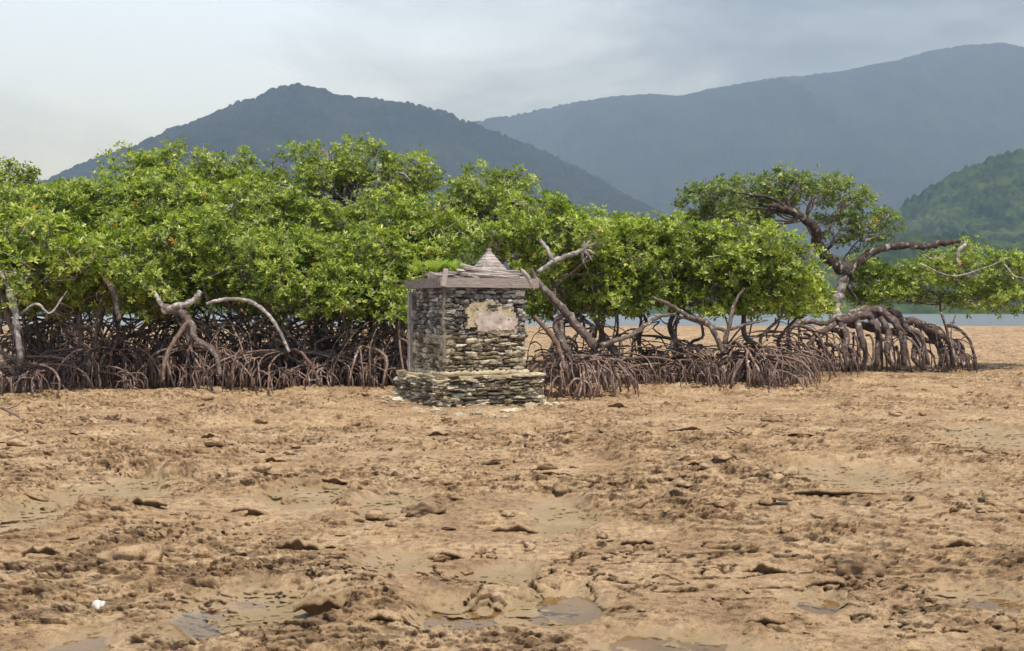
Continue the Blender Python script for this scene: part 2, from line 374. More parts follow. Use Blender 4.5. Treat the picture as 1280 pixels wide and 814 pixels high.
def build_ground():
    rows = np.concatenate([-np.geomspace(400, 3, 14), np.linspace(-1.5, 3.4, 50), np.geomspace(3.45, 128, 1250), np.geomspace(140, 9000, 16)])
    u = np.linspace(-1, 1, 1080)*0.62
    side = np.concatenate([np.geomspace(0.622, 1.5, 70), [2.0, 3.2, 6, 12]])
    u = np.concatenate([-side[::-1], u, side])
    Yg = np.repeat(rows[:, None], len(u), 1)
    sc = np.sqrt(rows**2+7.0**2)[:, None]
    X = u[None, :]*sc
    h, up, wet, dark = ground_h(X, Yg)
    near = (1-sstep(Yg, 60, 120))*(1-sstep(np.abs(X), 45, 100))*(1-sstep(-Yg, 2, 20))
    amp = near
    Z = h*amp
    # beyond the flat the bottom falls away under the sea (tide line about 106 m)
    Z = np.where(Yg > 90, .10*(fbm(X*.05, Yg*.03, 4, 99)-.5)*(1-sstep(Yg, 112, 118))+Z*(1-sstep(Yg, 90, 104))+0.05*(1-sstep(Yg, 90, 112))-1.2*sstep(Yg, 106, 150)-0.06*sstep(Yg, 98, 110), Z)
    Yd = Yg-1.7*up*amp*(1-sstep(Yg, 30, 60))   # crusts lean out over the hollows in front of them
    V = np.stack([X, Yd, Z], -1).reshape(-1, 3)
    nr, nc = X.shape
    i = np.arange(nr-1)[:, None]*nc+np.arange(nc-1)[None, :]
    F = np.stack([i, i+1, i+1+nc, i+nc], -1).reshape(-1, 4)
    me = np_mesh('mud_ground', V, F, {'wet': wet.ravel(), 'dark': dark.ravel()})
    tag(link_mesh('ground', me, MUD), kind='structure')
build_ground()
def sheet(name, x0, x1, y0, y1, z, mat):
    me = bpy.data.meshes.new(name); me.from_pydata([(x0, y0, z), (x1, y0, z), (x1, y1, z), (x0, y1, z)], [], [(0, 1, 2, 3)]); me.update()
    return link_mesh(name, me, mat)
tag(sheet('water', -5000, 5000, 95, 1400, -0.06, SEA), kind='structure')
for bx, by, hw, hd, w in BW:
    if not w: continue
    n = 40; pts = []
    zs = []
    for k in range(60):
        a = random.random()*6.28; r = random.random()*.6; zs.append(gh(bx+math.cos(a)*hw*r, by+math.sin(a)*hd*r))
    lv = float(np.percentile(zs, 68))
    for k in range(n):
        a = k/n*2*math.pi; r = 1.0+0.15*math.sin(3*a+bx)+.1*math.sin(5*a+by)
        pts.append((bx+math.cos(a)*hw*r, by+math.sin(a)*hd*r, lv))
    me = bpy.data.meshes.new('puddle'); me.from_pydata(pts, [], [tuple(range(n))]); me.update()
    tag(link_mesh('puddle', me, PUDDLE), kind='structure')

# ------------------------------------------------------------------ hills
def hill(name, prof, y0, wf, wb, nx, ny, mat, lump, lsz, gully, base=0.0, xpad=(0, 0)):
    P = [((px-CX)/PX*y0, (HY-py)/PX*y0+EYE) for px, py in prof]
    xs_ = np.array([p[0] for p in P]); zs_ = np.array([p[1] for p in P])
    X = np.linspace(xs_[0], xs_[-1], nx)
    t = np.concatenate([np.linspace(-1, 0, ny), np.linspace(0, 1, max(8, ny//5))[1:]])
    Yr = np.where(t < 0, y0+t*wf, y0+t*wb)
    XX, TT = np.meshgrid(X, t); YY = np.repeat(Yr[:, None], nx, 1)
    # keep the crest where it is, let the foot wander
    Rz = np.interp(X, xs_, zs_)[None, :]
    a = np.abs(TT)
    sh = np.where(TT < 0, (1-a)**1.15, (1-a)**0.8)
    g = (fbm(XX/gully, YY/gully*0.55, 5, 5)-.5)
    rid = 1-np.abs(fbm(XX/gully*0.8+5, YY/gully*0.35, 4, 8)-.5)*2
    Z = Rz*sh*(1+(0.80*g+0.6*(rid-.8))*np.clip(a*4, 0, 1)*(1-a*0.3))
    # tree crowns
    c = lsz
    cell = 0
    for s_ in (0, 1, 2):
        jx = XX/c+s_*0.37; jy = YY/c+s_*0.61
        ix = np.floor(jx).astype(np.int64); iy = np.floor(jy).astype(np.int64)
        ox = _h(ix, iy, 301+s_)*.5+.25; oy = _h(ix, iy, 401+s_)*.5+.25; rr = .28+.3*_h(ix, iy, 501+s_)
        d = np.sqrt((jx-ix-ox)**2+(jy-iy-oy)**2)/rr
        cell = np.maximum(cell, np.sqrt(np.clip(1-d*d, 0, 1))*(.45+.55*_h(ix, iy, 601+s_)))
    Z = np.maximum(Z, 0)+lump*cell*np.clip(Rz/(lump*4), 0, 1)*np.clip((1-a)*6, 0, 1) + base
    Z = np.where(a >= 0.999, -3.0, Z); 
    Z[:, 0] = -3; Z[:, -1] = -3
    V = np.stack([XX, YY, Z], -1).reshape(-1, 3); nr, nc = XX.shape
    i = np.arange(nr-1)[:, None]*nc+np.arange(nc-1)[None, :]
    F = np.stack([i, i+1, i+1+nc, i+nc], -1).reshape(-1, 4)
    return tag(link_mesh(name, np_mesh(name, V, F), mat), kind='structure')
hill('hill', [(-260,330),(-120,290),(-20,255),(60,228),(82,217),(105,207),(150,190),(185,182),(200,176),(212,163),(250,153),(275,140),(300,130),(322,124),(340,114),(356,110),(376,108),(398,112),(415,119),(440,125),(470,125),(500,130),(528,133),(550,141),(580,153),(620,168),(680,192),(740,222),(800,258),(850,290),(930,330),(1100,380)], 1900, 900, 700, 900, 150, FOR_FAR, 9, 16, 420)
hill('hill', [(380,260),(480,190),(560,160),(600,152),(640,146),(700,133),(760,123),(800,121),(850,122),(900,113),(960,100),(1010,96),(1050,92),(1120,78),(1160,66),(1200,60),(1240,57),(1290,64),(1400,90),(1560,140),(1800,260)], 3300, 1500, 1200, 800, 120, FOR_FAR, 9, 22, 700)
hill('hill', [(1010,372),(1060,330),(1088,300),(1112,274),(1140,254),(1170,236),(1200,220),(1240,204),(1280,190),(1360,172),(1480,165),(1650,250)], 1000, 420, 300, 700, 170, FOR_NEAR, 9, 11, 150)
# the low wood along the far shore
hill('hill', [(-500,360),(-200,350),(0,345),(300,350),(600,352),(700,345),(800,340),(900,338),(980,336),(1040,330),(1090,318),(1120,306),(1160,298),(1220,302),(1260,312),(1330,308),(1500,320),(1700,350)], 560, 75, 60, 1500, 30, FOR_NEAR, 5.5, 7, 60)

# ------------------------------------------------------------------ mangroves
def leaf_cloud(tips, axes, size, dens=8, seed=0, spread=(35, 78)):
    """one pointed leaf blade per row: every rosette carries dens leaves"""
    g = np.random.default_rng(seed)
    n = len(tips)
    T = np.repeat(tips, dens, 0); A = np.repeat(axes, dens, 0)
    A /= np.linalg.norm(A, axis=1, keepdims=True)+1e-9
    ref = np.where(np.abs(A[:, 2:3]) < 0.9, np.array([[0, 0, 1.0]]), np.array([[1.0, 0, 0]]))
    U = np.cross(A, ref); U /= np.linalg.norm(U, axis=1, keepdims=True); Wv = np.cross(A, U)
    ph = np.tile(np.arange(dens)*2.39996, n)+np.repeat(g.random(n)*6.28, dens)+g.normal(0, .25, n*dens)
    th = np.radians(g.uniform(spread[0], spread[1], n*dens))
    Rr = U*np.cos(ph)[:, None]+Wv*np.sin(ph)[:, None]
    D = A*np.cos(th)[:, None]+Rr*np.sin(th)[:, None]
    Sd = np.cross(D, A); Sd /= np.linalg.norm(Sd, axis=1, keepdims=True)+1e-9
    Nn = np.cross(Sd, D)
    L = (size*g.uniform(0.65, 1.15, n*dens))[:, None]; w = L*0.21
    B = T+Rr*0.012
    tip = B+D*L-Nn*L*0.10
    l1 = B+D*L*.34+Sd*w*.85+Nn*L*.05; l2 = B+D*L*.72+Sd*w*.8+Nn*L*.02
    r1 = B+D*L*.34-Sd*w*.85+Nn*L*.05; r2 = B+D*L*.72-Sd*w*.8+Nn*L*.02
    V = np.stack([B, tip, l2, l1, r1, r2], 1).reshape(-1, 3)
    b = np.arange(n*dens)[:, None]*6
    F = np.concatenate([b+np.array([[0, 1, 2, 3]]), b+np.array([[0, 4, 5, 1]])], 0)
    t = np.clip(np.repeat(g.random(n), dens)*0.45+g.random(n*dens)*0.55, 0, 0.97)
    yl = g.random(n*dens) < 0.004; t[yl] = g.uniform(0.985, 1, yl.sum())
    clump = np.repeat(g.random(n) < 0.0035, dens); t[clump] = 0.985+0.015*g.random(clump.sum())
    return V, F, np.repeat(t, 6)
TREE_N = 0
def root_arch(p0, az, reach, zmax, r, rise=0.12, foot=None):
    """a stilt root: leaves the stem, bows outwards and comes down to the mud"""
    dx, dy = math.cos(az), math.sin(az); m = 9; pts = []
    lean = random.uniform(-.18, .18)
    for i in range(m):
        t = i/(m-1)
        q_ = t*math.pi/2; x = reach*(.92*math.sin(q_)+.08*t); lat = lean*reach*math.sin(t*math.pi)
        z = p0.z+rise*math.sin(min(t*2.4, math.pi)) - (p0.z+0.06)*(1-max(0.0, math.cos(q_))**.80)
        pts.append(Vector((p0.x+dx*x-dy*lat+random.gauss(0, .012), p0.y+dy*x+dx*lat+random.gauss(0, .012), z)))
    return pts
def add_roots(root, base, n, ztop, reach, r=0.017, forks=2, front=0.5, stem=None):
    for k in range(n):
        mb = MB()
        az = random.uniform(0, 2*math.pi)
        if random.random() < front: az = random.uniform(math.pi*1.05, math.pi*1.95)   # towards the open flat
        z0 = random.choice((random.uniform(.2, .6), random.uniform(.3, 1.0)))*ztop
        p0 = Vector((base.x+random.gauss(0, .30), base.y+random.gauss(0, .22), z0))
        if stem and random.random() < .45:
            q = random.choice(stem); p0 = Vector((q.x, q.y, min(max(q.z, .35), ztop)))
        rr = r*random.choice((.7, .8, .9, 1.0, 1.1, 1.3, 1.7)); rc = reach*random.uniform(.35, 1.5)*(0.4+0.7*p0.z/ztop)
        P = root_arch(p0, az, rc, ztop, rr, random.uniform(0.0, .22)); t = random.random()
        mb.tube(P, lerp_r([rr*1.35, rr*1.1, rr, rr*.9], len(P)), 6, t=t, rough=.1)
        for f_ in range(random.randint(0, forks+1)):
            i = random.randint(2, 6); q = P[i]; a2 = az+random.uniform(-1.0, 1.0)
            if q.z < .12: continue
            P2 = root_arch(q, a2, random.uniform(.25, .6)*(.4+q.z), ztop, rr*.8, random.uniform(.03, .16))
            mb.tube(P2, lerp_r([rr*.95, rr*.85, rr*.7], len(P2)), 5, t=min(1, max(0, t+random.uniform(-.2, .2))), rough=.1)
            if random.random() < .6:
                q = P2[random.randint(3, 6)]
                if q.z > .1:
                    P3 = root_arch(q, a2+random.uniform(-.9, .9), random.uniform(.15, .35), ztop, rr*.6, .05)
                    mb.tube(P3, lerp_r([rr*.75, rr*.55], len(P3)), 5, t=t)
        mb.build('prop_root', ROOT, root)
def wob(a, b, n, amp):
    """a crooked run of points from a to b"""
    out = [a]; d = b-a; l = d.length
    for i in range(1, n):
        t = i/n
        out.append(a+d*t+Vector((random.gauss(0, 1), random.gauss(0, 1), random.gauss(0, .8)))*amp*l*math.sin(t*math.pi))
    out.append(b); return out
def mangrove(label, bx, Y, puffs, trunk=None, tr=0.06, n_roots=18, ztop=1.0, reach=0.9, dens=1.0, leaf=0.108, mat=None, extra=None, gap=0.48, bark=None, group=None, bare=0.40, limbs=True, front=.6, forks=2, rr=0.014, skirt=True, nstem=4):
    global TREE_N
    TREE_N += 1; sd0 = TREE_N*97
    g = np.random.default_rng(sd0)
    b = at(bx, HY, Y); b.z = 0
    root = tag(empty('mangrove_tree', b), label, 'tree', group or 'mangroves lining the mud flat')
    off = -b
    tm = MB(); stems = None
    if trunk is None:
        cx_ = np.mean([p[0] for p in puffs]); cy_ = max(p[1]+p[3]*.5 for p in puffs)
        top = at(cx_*.7+bx*.3, cy_, Y+.1)
        st = Vector((b.x, b.y, ztop*.35))
        trunk_w = curve(wob(st, top, 4, .10), 4)
    else:
        trunk_w = curve([at(px, py, Y+dy) for px, py, dy in trunk], 5)
    fit = [p+off for p in trunk_w]
    tm.tube(fit, lerp_r([tr*1.15, tr, tr*.85, tr*.7], len(fit)), 9, rough=.16)
    if skirt:       # further crooked stems leaving the root mound
        for q_ in range(nstem):
            pf = random.choice(puffs); e = at(pf[0]+random.uniform(-.8, .8)*pf[2], min(pf[1]+pf[3]*.6, 388), Y+(pf[4] if len(pf) > 4 else 0)*.5+random.uniform(-.3, .5)); r_ = tr*random.uniform(.3, .75)
            s2 = Vector((b.x+random.uniform(-.5, .5), b.y+random.uniform(-.3, .5), ztop*random.uniform(.3, .8)))
            P = curve(wob(s2, e, 5, .13), 3); tm.tube([p+off for p in P], lerp_r([r_, r_*.6], len(P)), 7, rough=.15)
            if random.random() < .7:
                k_ = len(P)//2; e2 = P[k_]+Vector((random.uniform(-.7, .7), random.uniform(-.4, .3), random.uniform(-.1, .5))); P2 = curve(wob(P[k_], e2, 3, .15), 3); tm.tube([p+off for p in P2], lerp_r([r_*.5, r_*.2], len(P2)), 5, rough=.15)
    tips = []; axs = []; tw = MB()
    puffs = [(p[0]+random.uniform(-5, 5), p[1]+random.uniform(-7, 7), p[2]*random.uniform(.9, 1.1), p[3]*1.10)+tuple(p[4:]) for p in puffs]+[(p[0]+random.uniform(-.9, .9)*p[2], p[1]+random.uniform(-.1, .9)*p[3], p[2]*.45, p[3]*.5, (p[4] if len(p) > 4 else 0)-random.uniform(.3, .8)) for p in puffs if skirt]
    if skirt: puffs = list(puffs)+[(p[0]+random.uniform(-8, 8), min(p[1]+p[3]*.85, random.uniform(394, 404)-p[3]*.55), p[2]*.92, p[3]*.62, (p[4] if len(p) > 4 else 0)+.35) for p in puffs if p[1]+p[3] < 396+p[3]*.2]
    for pf in puffs:
        px, py, rx, ry = pf[:4]; dY = pf[4] if len(pf) > 4 else 0.0; dk = pf[5] if len(pf) > 5 else 1.0
        c = at(px, py, Y+dY); a = rx/PX*(Y+dY); h = ry/PX*(Y+dY); dp = max(a*.9, .6)*dk
        # limb to the puff
        j = min(range(len(trunk_w)//2, len(trunk_w)), key=lambda i: (trunk_w[i]-c).length)
        src = trunk_w[j]
        if limbs:
            P = curve(wob(src, c-Vector((0, 0, h*.35)), 4, .12), 3)
            r0 = tr*.6; tm.tube([p+off for p in P], lerp_r([r0, r0*.7, r0*.4], len(P)), 7, rough=.12); hub = P[-1]; lp = P[len(P)//2:]
        else: hub = c-Vector((0, 0, h*.3)); lp = [hub]
        area = 4.2*a*max(h, .5*dp)*.9+2.2*a*dp
        nb = max(6, int(area*2.0))
        nodes = []
        for i in range(nb):
            d = g.normal(size=3); d /= np.linalg.norm(d)
            if d[2] < -.3: d[2] = -d[2]
            q = c+Vector((d[0]*a*.62, d[1]*dp*.62, d[2]*h*.6))
            s_ = random.choice(lp); PP = curve(wob(s_, q, 3, .12), 2)
            tw.tube([p+off for p in PP], lerp_r([tr*.26+.004, .009], len(PP)), 5, cap=False)
            nodes.append(q); nodes.append(PP[len(PP)//2])
        na = np.array([tuple(q) for q in nodes])
        nc = int(area*28*dens)
        D = g.normal(size=(nc, 3)); D /= np.linalg.norm(D, axis=1, keepdims=True)
        fl = D[:, 2] < -.45; D[fl, 2] *= -1
        rad = (0.66+0.36*np.sqrt(g.random(nc)))
        Q = np.array(c)+D*np.array([a, dp, h])*rad[:, None]
        Q += (g.random((nc, 3))-.5)*np.array([.16, .16, .12])
        nz = vn3(Q*1.5, 3)*.6+vn3(Q*3.6, 4)*.4
        Q += D*((nz-.5)*.95*min(a, h*1.4, 1.0))[:, None]
        Q[:, 2] += (vn3(Q*.8, 6)-.5)*.5*min(h, .8)
        keep = (vn3(Q*2.6, 9) > gap) | (g.random(nc) < .15)
        Q = Q[keep]; D = D[keep]
        for i in range(len(Q)):
            q = Q[i]; dd = ((na-q)**2).sum(1); k = int(np.argmin(dd)); s_ = nodes[k]; qv = Vector(q)
            md = (s_+qv)/2+Vector((random.gauss(0, .03), random.gauss(0, .03), -0.03+random.gauss(0, .03)))
            tw.tube([s_+off, md+off, qv+off], [.009, .0075, .005], 3, cap=False)
            if g.random() < bare:
                e = qv+Vector((random.gauss(0, .16), random.gauss(0, .16)-.08, random.uniform(0, .20)))
                tw.tube([md+off, (md+e)/2+Vector((0, 0, .03))+off, e+off], [.008, .0065, .004], 3, cap=False)
        # four rosettes on each spray
        m_ = 6
        QQ = np.repeat(Q, m_, 0)+g.normal(0, 1, (len(Q)*m_, 3))*np.array([.115, .115, .085])
        AA = np.repeat(D, m_, 0)*np.array([.9, .9, .6])+np.array([0, -.08, .55])+g.normal(0, .33, (len(QQ), 3))
        tips.append(QQ); axs.append(AA)
    trunk_o = tm.build('trunk', bark or TRUNK, root)
    if tips:
        tips = np.concatenate(tips)+np.array(off); axs = np.concatenate(axs)
        V, F, t = leaf_cloud(tips, axs, leaf, 7, sd0)
        co = link_mesh('crown', np_mesh('crown', V, F, {'tint': t}), mat or LEAF, root)
        two = tw.build('twigs', TWIG, root)
    nsave = [p+off for p in trunk_w if p.z < ztop]
    add_roots(root, Vector((0, 0, 0)), n_roots, ztop, reach, rr, forks, front, nsave or None)
    if extra: extra(root, off)
    return root
exec_list = []
def limb(root, off, Y, pts, rads, mat, name='branch', n=10, steps=6, rough=.28):
    k_ = .78 if mat is PALE and name == 'branch' else 1.0; rads = [r*k_ for r in rads]
    mb = MB(); P = curve([at(px, py, Y+dy)+off for px, py, dy in pts], steps); j_ = .16*sum(rads)/len(rads)
    P = [P[0]]+[p+Vector((random.gauss(0, j_), random.gauss(0, j_), random.gauss(0, j_))) for p in P[1:-1]]+[P[-1]]
    mb.tube(P, [r*random.uniform(.93, 1.09) for r in lerp_r(rads, len(P))], n, rough=rough, t=.5); return mb.build(name, mat, root)

# front row, left of the shrine
def ex_a(root, off):
    limb(root, off, 19.2, [(-6,330,0),(8,350,0),(16,380,-.1),(22,415,-.1),(26,448,-.05)], [.09,.085,.075,.06], PALE)
    limb(root, off, 19.2, [(22,395,0),(45,380,-.2),(62,392,-.1),(78,372,-.1),(84,364,0)], [.03,.028,.022,.012], PALE)
mangrove('mangrove at the left edge with a pale leaning trunk and roots nearest the camera', 18, 19.9, [(-75,320,80,62),(5,318,62,52),(48,305,55,42)], None, .07, 24, .85, 1.2, extra=ex_a, rr=.019)
mangrove('low bushy mangrove just right of the pale leaning trunk at the left edge', 104, 20.9, [(88,352,62,44),(132,335,55,46)], None, .05, 18, .85, 1.2, rr=.018)
def ex_c(root, off):
    limb(root, off, 20.35, [(176,352,.2),(190,362,.1),(200,378,0),(206,386,0)], [.055,.06,.06,.05], PALE)
    limb(root, off, 20.35, [(205,388,0),(222,383,-.1),(242,376,-.1),(250,364,-.1)], [.09,.085,.075,.06], PALE)
    limb(root, off, 20.35, [(206,386,0),(228,390,-.05),(238,404,-.1),(246,424,-.2),(268,442,-.3),(276,470,-.35)], [.10,.085,.07,.055,.05,.035], TRUNK)
    limb(root, off, 20.35, [(236,402,-.1),(222,420,-.2),(208,445,-.35),(203,478,-.45)], [.055,.048,.042,.03], ROOT, 'prop_root')
    limb(root, off, 20.35, [(131,320,.1),(128,345,.1),(141,362,0),(146,385,0),(150,400,0)], [.045,.055,.055,.05], TRUNK)
mangrove('mangrove with a knuckled grey trunk bent over arching roots, left third of the row', 238, 21.7, [(172,326,62,44),(232,314,62,40)], [(240,440,0),(232,405,0),(215,385,0),(196,350,.1)], .07, 24, .9, 1.3, extra=ex_c, rr=.019)
def ex_d(root, off):
    limb(root, off, 20.35, [(258,380,0),(272,376,0),(292,374,-.05),(315,378,-.1),(335,393,-.15),(350,416,-.2),(362,440,-.2)], [.035,.045,.05,.05,.045,.04,.035], PALE)
mangrove('mangrove whose long grey branch arches down to a fan of pale stilt roots', 362, 21.8, [(300,328,60,44),(350,338,56,38)], [(362,440,0),(350,410,.1),(330,380,.2),(318,355,.2)], .055, 34, .72, 1.35, extra=ex_d, rr=.019)
mangrove('mangrove with thin scattered stilt roots midway between grey arch and shrine', 430, 22.0, [(398,345,58,46),(440,360,50,38)], None, .05, 22, .8, 1.3, rr=.018)
mangrove('mangrove brushing the left side of the stone shrine', 488, 22.2, [(472,342,52,50),(520,350,42,38,.6)], None, .05, 20, .8, 1.2, rr=.018)
# second row
mangrove('taller mangrove rising behind the pale leaning trunk at left edge', 50, 23.6, [(15,272,58,38),(70,292,62,38),(-50,275,70,46)], None, .06, 24, 1.5, 1.3)
mangrove('rounded mangrove in the second row behind the low bushy one', 140, 24.0, [(118,278,58,36),(165,272,55,42)], None, .06, 24, 1.5, 1.3)
mangrove('mangrove in the second row above the knuckled grey trunk', 240, 24.0, [(215,262,62,44),(262,290,50,36)], None, .06, 24, 1.5, 1.3)
mangrove('mangrove in the second row above the long arching grey branch', 330, 24.3, [(305,268,58,42),(345,290,50,34)], None, .06, 24, 1.5, 1.3)
mangrove('open crowned mangrove with dark forked branches showing, left of shrine', 400, 24.3, [(385,290,56,30),(430,300,55,34)], None, .06, 24, 1.5, 1.3, gap=.45)
mangrove('dense mangrove directly behind left corner of the shrine roof', 520, 24.0, [(490,278,55,42),(545,290,50,38),(530,335,45,36)], None, .06, 24, 1.5, 1.3)
# trees deep in the thicket: mostly their stems and stilt roots show
for i_, (bx_, Y_, lab_) in enumerate(((30,22.3,'slender stemmed mangrove deep in the thicket, nearest to the left edge'),(82,25.6,'mangrove deep in thicket behind the low bushy one'),(165,22.2,'mangrove filling the dark gap left of the knuckled grey trunk'),(215,26,'mangrove deep behind the knuckled grey trunk'),
    (290,22.6,'mangrove standing between knuckled grey trunk and arching grey branch'),(345,26.2,'mangrove deep behind the arching grey branch'),(405,23,'mangrove right behind the fan of pale stilt roots'),(458,24.5,'mangrove in the dark gap left of the shrine post'),(500,22.6,'mangrove whose roots press against the back of the shrine plinth'),
    (270,29,'far mangrove glimpsed through the roots, left third'),(130,29,'far mangrove glimpsed through the roots near the left edge'),(390,30,'far mangrove glimpsed through roots below the open crown'),(470,29,'far mangrove glimpsed through the roots left of the shrine'))):
    mangrove(lab_, bx_, Y_, [(bx_+random.uniform(-15, 15), 355, 48, 42)], None, .05, 30, 1.6, 1.4, dens=.8, nstem=6)
# back row
mangrove('small crown standing highest at far left edge of the row', -15, 28.5, [(5,232,42,30),(-60,235,60,35)], None, .07, 12, 1.3, 1, gap=.50, dens=.8)
mangrove('low back crown filling the dip in the left skyline', 95, 28.8, [(70,262,45,24),(118,252,46,24)], None, .07, 12, 1.3, 1, gap=.50, dens=.8)
mangrove('broad flat topped mangrove on skyline below the left hill slope', 205, 29.4, [(180,223,46,28),(232,217,52,26),(200,250,60,30)], None, .08, 12, 1.3, 1, gap=.50, dens=.75)
mangrove('flat topped skyline mangrove below the peak of the left hill', 305, 29.6, [(282,219,45,26),(325,232,40,26),(300,250,60,30)], None, .08, 12, 1.3, 1, gap=.50, dens=.75)
def ex_b5(root, off):
    for pts in ([(430,300,0),(418,278,0),(400,262,-.3),(385,250,-.3),(372,238,-.3)],[(418,278,0),(440,262,-.2),(455,240,-.2),(470,226,-.2)],[(400,262,-.3),(404,245,-.3),(396,228,-.3)],[(440,262,-.2),(430,244,-.2),(436,225,-.2)]):
        limb(root, off, 29.2, pts, [.055,.045,.03,.018], TRUNK)
mangrove('tallest skyline mangrove with see-through crown and forked limbs', 430, 29.6, [(372,212,40,24),(415,204,42,18),(462,206,42,18),(502,216,38,24),(380,240,50,28),(500,240,45,26)], None, .08, 12, 1.3, 1, dens=.7, gap=.54, extra=ex_b5)
mangrove('skyline mangrove behind the shrine roof with ragged top', 610, 28.6, [(572,262,38,26),(602,238,40,24),(645,236,34,24),(625,268,60,30)], None, .08, 14, 1.3, 1, gap=.50, dens=.8)
# right of the shrine
def ex_r1(root, off):
    Y = 19.3
    limb(root, off, Y, [(742,432,.1),(728,415,.1),(708,392,.05),(690,372,0),(672,352,0),(664,336,0)], [.085,.085,.08,.07,.06,.03], TRUNK)
    limb(root, off, Y, [(672,340,0),(690,328,0),(706,321,0),(722,315,0),(731,311,0)], [.055,.06,.06,.055,.05], PALE)
    limb(root, off, Y, [(692,326,0),(686,315,0),(679,304,0),(675,299,0)], [.05,.05,.047,.035], PALE)
    for e in ((742,305),(738,300),(745,318),(741,328),(730,302)): limb(root, off, Y, [(728,312,0),((728+e[0])/2+1,(312+e[1])/2-1,-.03),(e[0],e[1],0)], [.035,.02,.006], PALE, 'splinter', 5, 3)
    limb(root, off, Y, [(708,392,.05),(694,402,.1),(698,420,.1),(708,440,.2)], [.05,.055,.05,.045], TRUNK)
    limb(root, off, Y, [(668,395,.1),(690,420,0),(700,440,-.1),(706,462,-.2)], [.035,.05,.045,.035], ROOT, 'prop_root')
    limb(root, off, Y, [(750,432,.1),(790,418,.2),(820,398,.3),(845,392,.3)], [.05,.045,.035,.02], TRUNK)
mangrove('leaning mangrove with broken splintered grey limb beside the shrine', 716, 20.2, [(660,278,52,40,1.7),(700,300,50,36,1.4)], [(716,450,0),(704,425,.3),(700,395,.8),(690,350,1.6),(685,315,2.2)], .05, 34, .72, 1.0, rr=.018, extra=ex_r1, nstem=0)
mangrove('mangrove behind the splintered limb, thick green down to the water line', 772, 22.6, [(722,330,48,46),(765,318,52,46),(745,360,48,30)], None, .06, 36, .85, 1.45, front=.6, rr=.018)
mangrove('low leafed mangrove rooted between the shrine and the splintered limb', 690, 24.6, [(700,352,44,34),(668,345,34,34)], None, .05, 26, 1.2, 1.3, nstem=1)
mangrove('mangrove hanging low over water line midway to the bright dome', 812, 24.8, [(805,355,52,32),(770,362,40,28)], None, .05, 34, 1.2, 1.5, nstem=3)
mangrove('mangrove rooted between bright dome and the old mound of roots', 978, 25.6, [(985,366,36,22),(1014,372,26,16)], None, .045, 34, 1.1, 1.5, nstem=3)
def ex_r3(root, off):
    limb(root, off, 21.6, [(905,440,0),(885,405,0),(860,395,.1),(835,380,.2),(815,372,.2)], [.06,.06,.05,.04,.03], TRUNK)
    limb(root, off, 21.6, [(905,430,0),(912,405,0),(918,380,.1),(930,360,.2)], [.05,.045,.035,.025], TRUNK)
    limb(root, off, 21.6, [(835,392,.2),(870,402,.1),(905,412,0),(935,405,0),(960,400,0)], [.02,.03,.035,.03,.015], TRUNK)
mangrove('mangrove between the splintered limb and the big bright dome', 850, 23.0, [(812,318,50,42),(850,340,50,40),(835,298,38,22)], None, .06, 36, .85, 1.45, front=.6, rr=.018)
mangrove('bright smooth domed mangrove with dark bare twigs underneath', 925, 22.8, [(880,318,56,42),(930,314,62,40),(972,335,50,40),(925,352,60,30),(990,352,28,24)], None, .065, 50, .85, 1.5, extra=ex_r3, rr=.018, dens=1.05, front=.7, bare=.5)
mangrove('mangrove at back right of shrine on the dipping skyline', 740, 28.0, [(690,275,36,24),(725,288,42,24),(770,295,46,24),(812,305,42,24),(750,320,70,34)], None, .07, 10, 1.2, 1)
